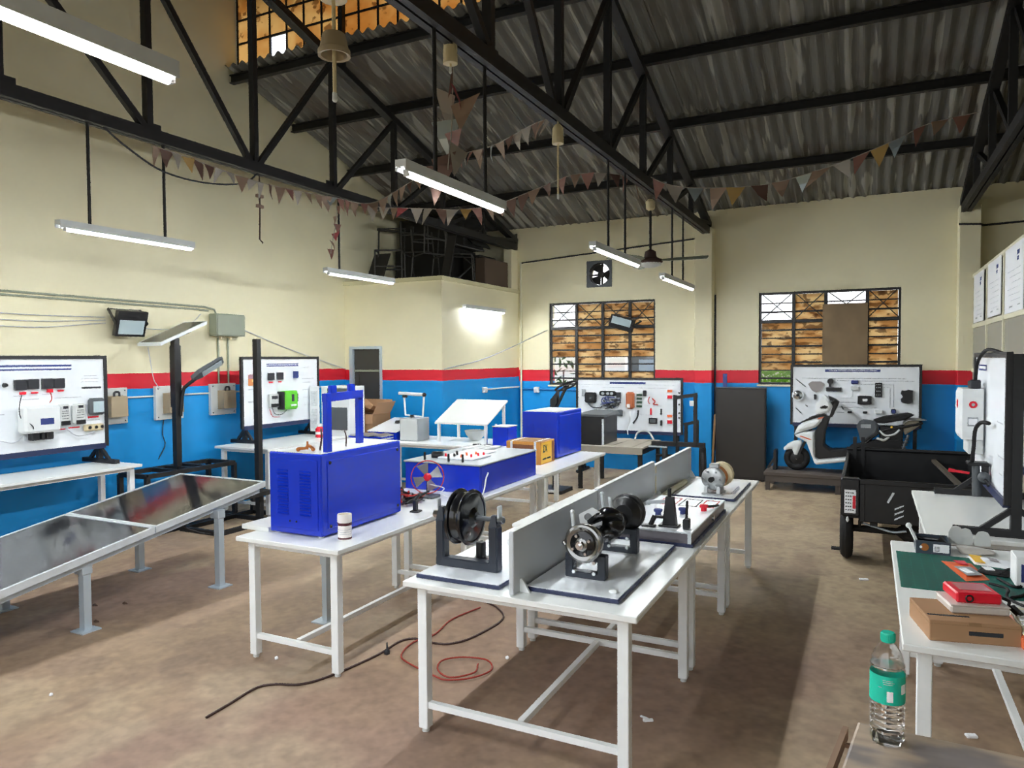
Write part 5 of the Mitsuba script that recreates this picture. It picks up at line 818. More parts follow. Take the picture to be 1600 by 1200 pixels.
# ---------------------------------------------------------------- right side: partition, certificates, boards
t = struct('wall_partition', None, None); PX = 1.20
for y in (11.04, 9.71, 8.56, 7.40, 6.2, 5.0): part(t, 'mullion', B(PX-0.02, PX+0.02, y-0.03, y+0.03, 0, 2.84), 'cream_trim')
for z in (0.9, 1.62, 2.18, 2.82): part(t, 'rail', B(PX-0.018, PX+0.018, 5.0, 11.04, z-0.025, z+0.025), 'cream_trim')
ys = [5.0, 6.2, 7.40, 8.56, 9.71, 11.04]; zs = [0.0, 0.9, 1.62, 2.18, 2.82]
for a, c in zip(ys[:-1], ys[1:]):
    for z0, z1 in zip(zs[:-1], zs[1:]): part(t, 'panel', B(PX-0.004, PX+0.004, a+0.03, c-0.03, z0+0.025 if z0 else 0.0, z1-0.025), 'panel_grey' if 'panel_grey' in scene else mat('panel_grey', '8d8b80', 0.4))
for (y0, y1, z0, z1, lab) in ((9.86, 10.72, 2.21, 2.80, 'farthest'), (8.64, 9.54, 2.22, 2.81, 'middle'), (7.47, 8.40, 2.20, 2.81, 'nearest')):
    t = thing('certificate', lab+' of three white certificates hung on the right partition', 'certificate', None); x = PX-0.022
    part(t, 'sheet', B(x-0.006, x, y0, y1, z0, z1), 'paper')
    d = x-0.007
    part(t, 'crest', J(B(d, d+0.001, y0+0.18, y0+0.30, z1-0.11, z1-0.07), B(d, d+0.001, y0+0.22, y0+0.30, z1-0.16, z1-0.125)), 'print_blue')
    part(t, 'print_line', J(*[B(d, d+0.001, y0+0.12, y1-0.12-0.1*(i % 3), z1-0.23-0.055*i, z1-0.226-0.055*i) for i in range(6)]), 'print_grey')
    part(t, 'signature', J(B(d, d+0.001, y0+0.12, y0+0.24, z0+0.05, z0+0.06), B(d, d+0.001, y0+0.5, y0+0.66, z0+0.045, z0+0.06)), 'grey_plastic')
table('side_table', 'white table at the right under the standing charger board', 0.30, 1.15, 4.72, 6.25, 0.78, None)
b = Board('white charger training board standing lengthwise on the table at the right', 'x', 0.70, -1, 4.86, 6.20, 0.99, 1.79)
b.flat('title_bar', [(5.68, 6.03, 1.70, 1.74)], 'print_blue', label=None); b.flat('title_line', [(5.70, 6.01, 1.712, 1.73)], 'paper', 0.003)
b.flat('print_line', [(5.0, 5.2, 1.4, 1.406), (4.95, 5.15, 1.2, 1.206), (5.0, 5.1, 1.1, 1.106)], 'print_grey')
b.post(6.18, 0.78, 1.81, 0.30, 0.05); b.post(4.84, 0.78, 1.81, 0.30, 0.05)
t = thing('wall_charger', 'white vehicle charger with a red badge and black plug, fixed to the charger board', 'charger')
part(t, 'body', hull([(x, y, z) for x in (0.565, 0.685) for (y, z) in ((5.66, 1.24), (5.96, 1.24), (5.66, 1.58), (5.96, 1.58))]+[(0.55, y, z) for y in (5.69, 5.93) for z in (1.27, 1.55)]), 'white_powder')
part(t, 'badge', cyl((0.554, 5.80, 1.475), (0.546, 5.80, 1.475), 0.03), 'red_plastic', 40); part(t, 'badge', cyl((0.625, 5.66, 1.475), (0.625, 5.655, 1.475), 0.024), 'red_plastic', 40); part(t, 'badge_eye', cyl((0.625, 5.655, 1.475), (0.625, 5.652, 1.475), 0.010), 'grey_plastic', 40)
part(t, 'label_plate', J(B(0.595, 0.655, 5.654, 5.66, 1.33, 1.39), ), 'grey_plastic'); part(t, 'label_print', B(0.60, 0.65, 5.652, 5.654, 1.34, 1.38), 'paper'); part(t, 'back_box', B(0.60, 0.69, 5.68, 5.94, 1.14, 1.24, 0.006), 'white_dull')
part(t, 'plug_base', J(B(0.61, 0.67, 5.68, 5.74, 1.58, 1.64, 0.006), B(0.61, 0.67, 5.78, 5.84, 1.58, 1.63, 0.006)), 'print_dark'); part(t, 'cable', tube([(0.64, 5.71, 1.64), (0.645, 5.64, 1.76), (0.66, 5.45, 1.83), (0.67, 5.2, 1.835), (0.72, 5.0, 1.80)], 0.011, 8, 6), 'black_rubber', True)
part(t, 'side_latch', ball((0.56, 5.965, 1.45), 0.012, 1), 'white_powder')
t = thing('charging_gun', 'black charging gun hanging on a holder under the white charger', 'charging gun')
part(t, 'handle', tube([(0.60, 5.45, 1.12), (0.605, 5.42, 1.22), (0.61, 5.40, 1.33), (0.635, 5.36, 1.38), (0.665, 5.26, 1.385)], 0.012, 8, 6), 'black_rubber', True); part(t, 'holder', J(B(0.57, 0.69, 5.40, 5.50, 1.10, 1.12, 0.004), B(0.655, 0.69, 5.42, 5.48, 0.98, 1.11)), 'black_plastic'); part(t, 'muzzle', J(cyl((0.63, 5.44, 0.90), (0.62, 5.44, 1.10), 0.028, 0.022), ball((0.66, 5.40, 1.03), 0.035, 2)), 'grey_dark', 40); part(t, 'trigger', tube([(0.66, 5.38, 1.02), (0.67, 5.3, 1.01), (0.66, 5.22, 1.005)], 0.008, 6, 3), 'black_plastic', True)
single('screwdriver', 'red-handled screwdriver hooked on the far post of the charger board', 'screwdriver', J(cyl((0.57, 6.13, 0.96), (0.66, 6.13, 0.95), 0.010), cyl((0.53, 6.13, 0.967), (0.57, 6.13, 0.96), 0.013)), 'red_plastic', 40)
b = Board('second white training board at the right edge, standing behind the charger board', 'x', 1.02, -1, 4.0, 7.0, 0.99, 1.78)
b.flat('print_line', [(5.0, 5.1, 1.4, 1.405), (4.9, 5.0, 1.15, 1.155)], 'print_grey'); b.post(5.9, 0.78, 1.80, 0.10)
# ---------------------------------------------------------------- the near table at the right and what lies on it
t = table('cutting_table', 'white table at the right edge with the green cutting mat on it', 0.12, 1.12, 2.965, 4.63, 0.748, None, inset=0.05)
ZT = 0.748
single('cutting_mat', 'dark green cutting mat lying on the right table', 'mat', J(B(0.14, 0.80, 3.70, 4.37, ZT, ZT+0.004, 0.002)), 'mat_green' if 'mat_green' in scene else pmat('mat_green', lambda p, n, uv: mix(C3('0d5a4c'), C3('0f4b44'), fbm(p.x*30, p.y*4, 0.0))*(1+0.25*dr.select(dr.minimum(dr.abs(p.x*20-dr.round(p.x*20)), dr.abs(p.y*20-dr.round(p.y*20))) < 0.03, 1.0, 0.0)), 0.55))
def tilted(cx, cy, w, d, z0, z1, deg, bev=0.0): return turn(B(cx-w/2, cx+w/2, cy-d/2, cy+d/2, z0, z1, bev), (cx, cy, 0), (0, 0, 1), deg)
t = thing('tool_tray', 'open dark plastic tray with a white label and orange roundel', 'tray')
tx0, tx1, ty0, ty1 = 0.235, 0.395, 4.385, 4.60
part(t, 'body', J(B(tx0, tx1, ty0, ty1, ZT, ZT+0.006), B(tx0, tx1, ty0, ty0+0.006, ZT, ZT+0.068), B(tx0, tx1, ty1-0.006, ty1, ZT, ZT+0.06), B(tx0, tx0+0.006, ty0, ty1, ZT, ZT+0.068), B(tx1-0.006, tx1, ty0, ty1, ZT, ZT+0.06)), mat('tray_grey', '39434d', 0.35))
part(t, 'label_plate', B(0.315, 0.388, ty0-0.002, ty0, ZT+0.012, ZT+0.055), 'paper'); part(t, 'label_print', J(*[B(0.32, 0.345, ty0-0.003, ty0-0.002, ZT+0.018+0.007*i, ZT+0.021+0.007*i) for i in range(4)]), 'grey_dark')
part(t, 'roundel', cyl((0.275, ty0, ZT+0.035), (0.275, ty0-0.002, ZT+0.035), 0.020), 'copper', 40); part(t, 'roundel_dot', cyl((0.258, ty0-0.002, ZT+0.035), (0.258, ty0-0.003, ZT+0.035), 0.007), 'paper', 40)
part(t, 'lid_edge', J(bar((0.235, 4.39, ZT+0.068), (0.205, 4.50, ZT+0.12), 0.012), ball((0.205, 4.50, ZT+0.12), 0.016, 1)), 'white_dull')
single('black_tool', 'black hand tool lying in the open dark tray', 'tool', J(tube([(0.25, 4.52, ZT+0.05), (0.30, 4.5, ZT+0.055), (0.35, 4.47, ZT+0.06)], 0.010, 8, 3), hull([(0.33, 4.43, ZT+0.05), (0.385, 4.45, ZT+0.05), (0.34, 4.49, ZT+0.05), (0.38, 4.5, ZT+0.05), (0.35, 4.45, ZT+0.085), (0.37, 4.48, ZT+0.08)])), 'black_plastic')
t = thing('plastic_bag', 'crumpled clear plastic bag with white leaves standing behind the green mat', 'bag')
for i, (x, w, h) in enumerate(((0.435, 0.07, 0.11), (0.48, 0.07, 0.10), (0.56, 0.075, 0.09))):
    part(t, 'flap', prism(Polygon([(-w/2, 0), (w/2, 0), (w/2, h*0.6), (w*0.3, h*0.92), (0, h), (-w*0.3, h*0.92), (-w/2, h*0.6)]), (x, 4.60, ZT+0.02), (1, 0, 0), (0, -0.25, 0.97), 0.003), 'print_grey' if False else 'white_dull')
random.seed(9)
part(t, 'sheet', hull([(0.41+0.2*random.random(), 4.44+0.14*random.random(), ZT+0.001+0.035*random.random()) for _ in range(30)]), mat('film', 'b9b4ac', 0.25))
def packet(name, label, pts, h, m, extra, seed):
    """A soft flat packet: an outline puffed up in the middle."""
    t = thing(name, label, 'packet'); p = np.array(pts, float); c = p.mean(0); v, f = [], []
    rings = (1.0, 0.92, 0.7, 0.4, 0.0); n = len(p)
    rs = np.random.RandomState(seed)
    for k, r in enumerate(rings):
        for q in p:
            w = c+(q-c)*r; v.append((w[0], w[1], ZT+0.006+h*(1-r**2)*(0.7+0.5*rs.rand())))
    for k in range(len(rings)-1):
        for i in range(n): f.append([k*n+i, k*n+(i+1) % n, (k+1)*n+(i+1) % n, (k+1)*n+i])
    b0 = len(v)
    for q in p: v.append((q[0], q[1], ZT+0.0045))
    f.append([b0+3, b0+2, b0+1, b0]) if n == 4 else [f.append([b0, b0+i+1, b0+i, b0]) for i in range(1, n-1)]
    for i in range(n): f.append([b0+i, b0+(i+1) % n, (i+1) % n, i])
    part(t, 'body', (v, f), m)
    for nm, poly, mm, dz in extra:
        part(t, nm, prism(poly, (0, 0, ZT+0.006+dz), (1, 0, 0), (0, 1, 0), 0.002), mm)
    return t
packet('zip_packet', 'orange-edged plastic packet of parts lying on the green mat', [(0.34, 4.24), (0.415, 3.90), (0.515, 3.97), (0.47, 4.25)], 0.012, 'orange_plastic', [('window', [(0.385, 4.1), (0.425, 3.95), (0.49, 3.99), (0.455, 4.12)], 'foil', 0.013), ('contents', [(0.39, 4.22), (0.42, 4.15), (0.45, 4.16), (0.44, 4.23)], 'red_plastic', 0.013), ('label_plate', [(0.40, 4.06), (0.43, 3.99), (0.46, 4.01), (0.43, 4.08)], 'paper', 0.015)], 2)
packet('paper_packet', 'white packet with a yellow end lying at the back of the green mat', [(0.47, 4.40), (0.485, 4.24), (0.66, 4.20), (0.68, 4.36)], 0.016, 'paper', [('yellow_end', [(0.475, 4.39), (0.488, 4.25), (0.53, 4.24), (0.53, 4.38)], 'yellow_plastic', 0.010), ('picture', [(0.55, 4.33), (0.555, 4.27), (0.59, 4.26), (0.585, 4.32)], 'mirror_glass', 0.018)], 4)
single('black_pouch', 'flat black pouch lying between the two packets on the mat', 'pouch', tilted(0.55, 4.10, 0.13, 0.10, ZT+0.004, ZT+0.018, -15, 0.006), 'black_rubber')
single('paper_tag', 'small white and red tag lying on the black pouch', 'tag', tilted(0.53, 4.13, 0.04, 0.06, ZT+0.018, ZT+0.020, 10), 'paper')
for i, pts in enumerate(([(0.55, 4.0), (0.60, 3.88), (0.66, 3.95), (0.62, 3.78), (0.56, 3.70)], [(0.50, 3.86), (0.56, 3.80), (0.54, 3.66), (0.60, 3.55), (0.66, 3.58)], [(0.56, 4.02), (0.62, 4.13), (0.70, 4.12), (0.72, 4.18)])):
    single('black_cable', ('longest', 'middle', 'short')[i]+' black cable snaking over the right part of the green mat', 'cable', tube([(x, y, ZT+0.010+0.009*i) for x, y in pts], 0.006, 8, 6), 'black_rubber', True)
t = thing('cardboard_carton', 'flat brown cardboard carton with dark print, at the front of the right table', 'carton')
cx, cy, dg = 0.33, 3.20, 12
part(t, 'body', tilted(cx, cy, 0.30, 0.26, ZT, ZT+0.078, dg, 0.003), 'card'); part(t, 'lid_seam', tilted(cx, cy, 0.301, 0.261, ZT+0.064, ZT+0.066, dg), 'card_dark')
fp = lambda x0, x1, z0, z1: turn(B(cx+x0, cx+x1, cy-0.1315, cy-0.13, ZT+z0, ZT+z1), (cx, cy, 0), (0, 0, 1), dg)
part(t, 'print_bar', fp(-0.02, 0.09, 0.03, 0.045), 'print_dark'); part(t, 'print_bar', turn(B(cx-0.14, cx+0.0, cy-0.075, cy-0.06, ZT+0.078, ZT+0.0785), (cx, cy, 0), (0, 0, 1), dg), 'print_dark'); part(t, 'hand_hole', fp(-0.02, 0.02, 0.064, 0.077), 'card_dark')
t = thing('clear_case', 'shallow clear plastic parts case lying on the brown carton', 'case')
part(t, 'body', tilted(0.365, 3.25, 0.20, 0.16, ZT+0.0785, ZT+0.108, 14, 0.006), mat('frosted', 'c3bcb4', 0.3)); part(t, 'lid', tilted(0.365, 3.25, 0.204, 0.164, ZT+0.108, ZT+0.113, 14, 0.002), 'frosted')
t = thing('red_case', 'small bright red plastic case lying on the clear parts case', 'case')
part(t, 'body', tilted(0.365, 3.27, 0.155, 0.15, ZT+0.1135, ZT+0.152, 14, 0.006), 'red_plastic'); part(t, 'lid_window', tilted(0.365, 3.28, 0.11, 0.09, ZT+0.152, ZT+0.1535, 14), mat('red_clear', 'a8434e', 0.12)); part(t, 'latch', turn(torus((0.33, 3.192, ZT+0.132), (0, 1, 0), 0.012, 0.003, 16, 6), (0.365, 3.27, 0), (0, 0, 1), 14), 'black_plastic', True)
t = thing('usb_cable', 'black coiled cable with plugs lying right of the red case', 'cable')
part(t, 'lead', tube([(0.46, 3.34, ZT+0.11), (0.50, 3.36, ZT+0.09), (0.51, 3.42, ZT+0.05), (0.56, 3.47, ZT+0.02), (0.62, 3.5, ZT+0.01), (0.7, 3.5, ZT+0.01)], 0.006, 8, 6), 'black_rubber', True); part(t, 'plug', J(bar((0.44, 3.37, ZT+0.118), (0.475, 3.35, ZT+0.105), 0.018, 0.012), bar((0.5, 3.31, ZT+0.085), (0.53, 3.28, ZT+0.06), 0.022, 0.016)), 'black_plastic')
t = thing('charger_box', 'white device box with a blue print at the right edge of the picture', 'box')
part(t, 'body', B(0.605, 0.75, 3.90, 4.05, ZT+0.004, ZT+0.14, 0.004), 'white_powder'); part(t, 'print_panel', B(0.625, 0.73, 3.897, 3.90, ZT+0.03, ZT+0.11), 'print_blue')
t = thing('orange_box', 'flat orange box with a white grille on top, at the right corner of the table', 'box')
part(t, 'body', B(0.50, 0.75, 3.08, 3.35, ZT, ZT+0.045, 0.006), 'orange_plastic'); part(t, 'top', B(0.505, 0.745, 3.10, 3.40, ZT+0.045, ZT+0.06, 0.004), 'cream_trim')
for i in range(5): part(t, 'key_row', B(0.515, 0.74, 3.12+0.05*i, 3.15+0.05*i, ZT+0.06, ZT+0.066, 0.002), 'paper')
scene['bottle_plastic'] = {'type': 'dielectric', 'int_ior': 1.5, 'ext_ior': 1.0}
# ---------------------------------------------------------------- wooden desk with the water bottle
t = thing('wooden_desk', 'worn grey-brown wooden desk at the lower right corner', 'desk')
m = pmat('desk_wood', lambda p, n, uv: mix(mix(C3('8d7d6e'), C3('b5a28d'), fbm(p.x*3, p.y*30, 1.0, octaves=4)), C3('5a5c66'), 0.6*smooth_(0.5, 0.7, fbm(p.x*6, p.y*9, 5.0, octaves=3))), 0.55)
part(t, 'desktop', hull([(x, y, z) for z in (0.748, 0.777) for (x, y) in ((-0.018, 2.20), (1.0, 2.16), (1.0, 1.4), (-0.115, 1.4))]+[(x, y, z) for z in (0.745, 0.78) for (x, y) in ((-0.012, 2.196), (0.996, 2.156), (0.996, 1.404), (-0.109, 1.404))]), m); part(t, 'edge_batten', bar((-0.048, 2.16, 0.762), (-0.142, 1.42, 0.762), 0.014, 0.032), mat('edge_pale', '8a6f5a', 0.6)); part(t, 'batten_bracket', J(*[bar((-0.03-0.055*k, 2.1-0.45*k, 0.755), (-0.05-0.062*k, 2.1-0.45*k, 0.755), 0.01) for k in (0, 1)]), 'edge_pale')
for x in (0.03, 0.92):
    for y in (1.5, 2.12): part(t, 'leg', B(x, x+0.05, y, y+0.05, 0, 0.745, 0.003), 'plinth_wood')
part(t, 'apron', J(B(0.03, 0.97, 2.13, 2.16, 0.66, 0.745), B(0.04, 0.06, 1.5, 2.16, 0.66, 0.745)), 'plinth_wood')
t = thing('water_bottle', 'clear plastic water bottle with a turquoise cap and label, on the wooden desk', 'bottle')
bxy = (0.052, 2.125, 0.7805)
prof = [(0.028, 0.003), (0.038, 0.0), (0.0415, 0.008), (0.0425, 0.02)]
for i in range(7): prof += [(0.0375, 0.029+i*0.0142), (0.0422, 0.0345+i*0.0142), (0.0425, 0.0385+i*0.0142)]
prof += [(0.0412, 0.132), (0.0412, 0.188), (0.0425, 0.193), (0.0395, 0.200), (0.0420, 0.2065)]
part(t, 'water_body', lathe(prof, bxy, n=48), 'water', 40)
up = [(0.0420, 0.2072), (0.0385, 0.214), (0.0395, 0.221), (0.0345, 0.230), (0.0345, 0.236), (0.028, 0.247), (0.022, 0.256), (0.0155, 0.262), (0.0145, 0.272)]
part(t, 'shell', lathe(up+[(r-0.0016, h) for r, h in up[::-1]]+[up[0]], bxy, n=48, caps=False), 'bottle_plastic', 40)
part(t, 'cap', J(lathe([(0.0165, 0.266), (0.0172, 0.27), (0.0172, 0.287), (0.0155, 0.2905)], bxy, n=32), *[cyl((bxy[0]+0.0172*math.cos(a), bxy[1]+0.0172*math.sin(a), bxy[2]+0.269), (bxy[0]+0.0172*math.cos(a), bxy[1]+0.0172*math.sin(a), bxy[2]+0.287), 0.0011, n=5) for a in np.arange(28)*2*math.pi/28]), 'teal_cap', 30, label='turquoise cap')
k = part(t, 'label_wrap', lathe([(0.0428, 0.112), (0.0428, 0.186)], bxy, n=48, caps=False), 'teal_cap', True, label='turquoise label')
def wrap(a0, a1, z0, z1, R=0.0432, n=10):
    a = np.linspace(a0, a1, n); v = [(bxy[0]+R*math.cos(q), bxy[1]+R*math.sin(q), bxy[2]+z) for z in (z0, z1) for q in a]
    return (v, [[i, i+1, n+i+1, n+i] for i in range(n-1)])
part(k, 'white_panel', wrap(-1.62, -1.27, 0.120, 0.148), 'paper'); part(k, 'roundel', wrap(-0.76, -0.30, 0.140, 0.165), 'paper')
for z, a0, a1 in ((0.175, -1.85, -1.3), (0.170, -1.85, -1.2), (0.165, -1.8, -1.3), (0.155, -2.1, -1.9)): part(k, 'print_line', wrap(a0, a1, z, z+0.0015), 'print_grey')
# ---------------------------------------------------------------- bunting
FLAGS = [mat('flag_tan', '86705f', 0.45), mat('flag_rose', '7d574d', 0.45), mat('flag_grey', '9b958c', 0.35), mat('flag_gold', 'a88a52', 0.35), mat('flag_silver', 'b9c4c6', 0.25, 0.6), mat('flag_red', '8a3a3c', 0.5), mat('flag_teal', '3fa39a', 0.35), mat('flag_brown', '5e463c', 0.6)]
def bunting(label, pts, step, size, seed, weights=(6, 3, 3, 1, 1, 1, 0.3, 4)):
    rs = random.Random(seed); t = thing('bunting', label, 'bunting', None)
    c = spline(pts, 8); seg = np.linalg.norm(np.diff(c, axis=0), axis=1); s = np.concatenate([[0], np.cumsum(seg)])
    part(t, 'string', tube(c, 0.004, 5), 'flag_grey')
    d = step*0.5
    while d < s[-1]:
        p = np.array([np.interp(d, s, c[:, i]) for i in range(3)]); q = np.array([np.interp(min(d+0.01, s[-1]), s, c[:, i]) for i in range(3)])-np.array([np.interp(max(d-0.01, 0), s, c[:, i]) for i in range(3)])
        q /= np.linalg.norm(q)+1e-9; vert = abs(q[2]) > 0.8
        if vert: g = rs.uniform(-0.6, 2.2); q = np.array([math.cos(g), math.sin(g)*0.6, rs.gauss(0, 0.25)]); p = p+q*size*rs.uniform(-0.5, 0.5); q /= np.linalg.norm(q)
        w = size*rs.uniform(0.7, 1.05)*0.5; h = size*rs.uniform(0.85, 1.3)
        dn = np.array([rs.gauss(0, 0.25), rs.gauss(0, 0.25), -1.0]); dn /= np.linalg.norm(dn); side = q*rs.uniform(0.5, 1)+np.array([rs.gauss(0, 0.3), rs.gauss(0, 0.3), 0])*0.5; side /= np.linalg.norm(side)
        n = np.cross(side, dn); n /= np.linalg.norm(n)+1e-9; curl = rs.uniform(-0.25, 0.25)
        mid = p+dn*h*0.5+n*h*curl*0.5; tip = p+dn*h+n*h*curl*0.2
        pts8 = [(a+n*o) for a in (p-side*w, p+side*w, mid-side*w*0.5, mid+side*w*0.5, tip) for o in (0, 0.0012)]
        f = [[0, 2, 6], [0, 6, 4], [4, 6, 8], [1, 5, 7], [1, 7, 3], [5, 9, 7], [0, 1, 3], [0, 3, 2], [2, 3, 7], [2, 7, 6], [6, 7, 9], [6, 9, 8], [8, 9, 5], [8, 5, 4], [4, 5, 1], [4, 1, 0]]
        part(t, 'flag', trimesh.Trimesh(np.array(pts8), np.array(f), process=False), rs.choices(FLAGS, weights)[0])
        d += step*rs.uniform(0.75, 1.25)
bunting('long string of faded flags hanging below the left truss and rising to the middle truss', [(-5.38, 4.1, 3.60), (-5.38, 4.44, 3.59), (-5.38, 4.71, 3.57), (-5.38, 5.25, 3.55), (-5.38, 5.77, 3.57), (-5.33, 6.34, 3.60), (-5.2, 6.83, 3.62), (-4.6, 6.74, 3.77), (-3.9, 6.41, 3.86), (-3.1, 5.88, 3.75), (-2.6, 5.64, 3.79), (-2.28, 5.39, 3.74)], 0.12, 0.145, 1, (6, 3, 4, 0.7, 1, 0.8, 0.1, 5))
bunting('second string of faded flags sagging under the roof in front of the cabin', [(-5.3, 6.84, 3.63), (-5.1, 6.94, 3.58), (-4.6, 6.99, 3.53), (-4.1, 7.0, 3.47), (-3.6, 6.97, 3.48), (-3.1, 6.96, 3.6), (-2.7, 6.94, 3.68), (-2.4, 7.27, 3.72), (-2.27, 7.6, 3.70)], 0.15, 0.16, 2, (6, 3, 4, 0.7, 1, 0.6, 0.1, 5))
bunting('string of faded flags from the middle truss to the right truss', [(-2.12, 7.65, 3.74), (-1.94, 7.75, 3.66), (-1.61, 7.85, 3.61), (-0.97, 7.95, 3.6), (-0.36, 8.1, 3.75), (0.22, 8.2, 3.96), (0.5, 8.3, 4.1), (0.95, 8.4, 4.18)], 0.20, 0.19, 3, (4, 3, 3, 2, 3, 1, 0.5, 2))
bunting('tangle of faded flags hanging straight down from the middle truss', [(-2.30, 3.85, 3.60), (-2.34, 3.91, 3.48), (-2.32, 3.86, 3.22), (-2.30, 3.8, 3.07), (-2.3, 3.78, 2.95)], 0.075, 0.20, 5, (6, 3, 4, 0.5, 0.7, 0.8, 0.15, 3))
bunting('red streamer hanging beside the rod of the cabin tube light', [(-5.38, 6.44, 3.57), (-5.38, 6.42, 3.34), (-5.38, 6.37, 3.17), (-5.38, 6.32, 2.98)], 0.09, 0.10, 8, (2, 3, 0, 1, 0, 4, 0, 4))
t = thing('hanging_cord', 'dark cord with two small tags hanging from the left truss', 'cord')
part(t, 'cord', tube([(-5.42, 5.33, 3.64), (-5.42, 5.33, 3.28), (-5.42, 5.32, 3.0), (-5.42, 5.36, 2.97)], 0.007), 'cable_brown', True)
for z in (3.44, 3.34): part(t, 'tag', B(-5.435, -5.405, 5.29, 5.37, z-0.03, z), 'flag_tan')
single('swag_cable', 'dark cable sagging below the left truss before the wall', 'cable', tube([(-5.42, 3.72, 3.64), (-5.4, 3.9, 3.53), (-5.42, 4.24, 3.42), (-5.4, 4.66, 3.41), (-5.4, 5.1, 3.50), (-5.41, 5.3, 3.64)], 0.008, 6, 6), 'print_dark', True)
# ---------------------------------------------------------------- ceiling fan and bare fan rods
t = thing('ceiling_fan', 'dusty ceiling fan hanging between the two farthest tube lights', 'ceiling fan'); fx_, fy_ = -2.28, 8.22
part(t, 'canopy', lathe([(0.02, 0.0), (0.05, 0.02), (0.055, 0.10), (0.03, 0.13)], (fx_, fy_, 3.50)), 'beige', 40); part(t, 'rod', cyl((fx_, fy_, 3.02), (fx_, fy_, 3.64), 0.014), 'steel_black', 40)
part(t, 'motor', lathe([(0.03, 0.12), (0.06, 0.10), (0.075, 0.03), (0.13, 0.01), (0.14, -0.02), (0.13, -0.035)], (fx_, fy_, 2.93)), 'cable_brown', 35); part(t, 'lower_cover', lathe([(0.13, -0.035), (0.12, -0.06), (0.06, -0.08), (0.02, -0.082)], (fx_, fy_, 2.93)), 'white_dull', 35)
for a in (0.05, 2.15, 4.25):
    d = np.array([math.cos(a), math.sin(a), 0]); s = np.array([-d[1], d[0], 0.35]); o = np.array([fx_, fy_, 2.925])
    part(t, 'blade', hull([o+d*r+s*w*q+np.array([0, 0, h]) for (r, w) in ((0.12, 0.03), (0.22, 0.065), (0.62, 0.075), (0.65, 0.06)) for q in (-1, 1) for h in (0, 0.006)]), 'grey_metal_box')
def fan_rod(label, x, y, z0, ztip, s=1.0):
    t = thing('fan_rod', label, 'fan rod')
    part(t, 'upper_cup', lathe([(0.062*s, 0.0), (0.058*s, 0.12), (0.03*s, 0.15)], (x, y, z0)), 'beige', 40); part(t, 'rod', cyl((x, y, ztip+0.02), (x, y, 3.66), 0.009*s), 'beige', 40)
    if s == 1.0: part(t, 'lower_cup', lathe([(0.048, 0.10), (0.052, 0.095), (0.066, 0.03), (0.073, 0.025), (0.073, 0.0), (0.06, 0.003), (0.05, 0.06)], (x, y, 3.185), caps=False), 'tan_box', 35)
    part(t, 'tip', J(cyl((x, y, ztip), (x, y, ztip+0.03), 0.011*s), ball((x, y, ztip), 0.013*s, 1)), 'white_dull', 40)
fan_rod('beige fan rod with two bell cups and no fan, hanging near the amber clerestory', -2.2, 2.63, 3.44, 2.99)
fan_rod('small beige fan rod cup hanging under the middle truss', -2.2, 5.27, 3.48, 3.06, 0.75)
fan_rod('small beige fan cup beside the hanging flag tangle', -2.24, 3.72, 3.55, 3.50, 0.7)
# ---------------------------------------------------------------- old furniture and added dark boxes heaped on the cabin roof
RZ = CZ+0.061
def steel_chair(label, x, y, rz, flip, s=1.0):
    t = thing('scrap_chair', label, 'chair frame'); o = np.array([x, y, RZ]); c_, s_ = math.cos(rz), math.sin(rz)
    def g(p):
        a, b_, z = p; z = (0.85*s-z) if flip else z
        return o+np.array([a*c_-b_*s_, a*s_+b_*c_, z+0.014])
    for q in (-0.2, 0.2):
        part(t, 'side_frame', tube([g(p) for p in ((q*s, -0.22*s, 0.0), (q*s, -0.20*s, 0.44*s), (q*s, 0.18*s, 0.46*s), (q*s, 0.26*s, 0.85*s))], 0.013), 'scrap'); part(t, 'rear_leg', tube([g(p) for p in ((q*s, 0.24*s, 0.0), (q*s, 0.16*s, 0.46*s))], 0.013), 'scrap')
    for p in (((-0.2*s, -0.2*s, 0.44*s), (0.2*s, -0.2*s, 0.44*s)), ((-0.2*s, 0.25*s, 0.84*s), (0.2*s, 0.25*s, 0.84*s)), ((-0.2*s, 0.2*s, 0.2*s), (0.2*s, 0.2*s, 0.2*s)), ((-0.2*s, -0.21*s, 0.2*s), (0.2*s, -0.21*s, 0.2*s))): part(t, 'cross_rail', tube([g(p[0]), g(p[1])], 0.012), 'scrap')
mat('scrap', '3a3a38', 0.5, 0.3)
steel_chair('dusty steel chair frame at the left end of the heap on the cabin roof', -6.55, 9.05, 0.5, False)
steel_chair('upturned steel chair frame in the middle of the heap on the cabin roof', -5.95, 9.2, 1.1, True, 0.9)
steel_chair('steel chair frame at the right of the heap on the cabin roof', -5.66, 9.66, 2.0, False, 0.9)
steel_chair('tallest upturned chair frame at the back of the heap on the cabin roof', -6.3, 9.5, 0.2, True, 1.1)
single('scrap_cupboard', 'added dark box filling the dark area at the back of the cabin roof', 'cupboard', B(-7.1, -5.98, 9.95, 10.7, RZ, RZ+0.62, 0.01), 'grime'); single('scrap_cupboard', 'second added dark box stacked on the first, darkening the back of the cabin roof', 'cupboard', B(-7.05, -5.8, 10.0, 10.65, RZ+0.621, RZ+1.12, 0.01), 'grime')  # plain dark boxes added to fill the dark area above the cabin
single('scrap_cupboard', 'low added dark box filling the dark area near the edge of the cabin roof', 'cupboard', B(-5.95, -5.62, 10.2, 10.75, RZ, RZ+0.5, 0.01), 'grime')
single('brown_crate', 'brown wooden crate at the right edge of the cabin roof', 'crate', B(-5.60, -5.42, 10.0, 10.8, RZ, RZ+0.42, 0.008), mat('crate_brown', '4a3c30', 0.8))
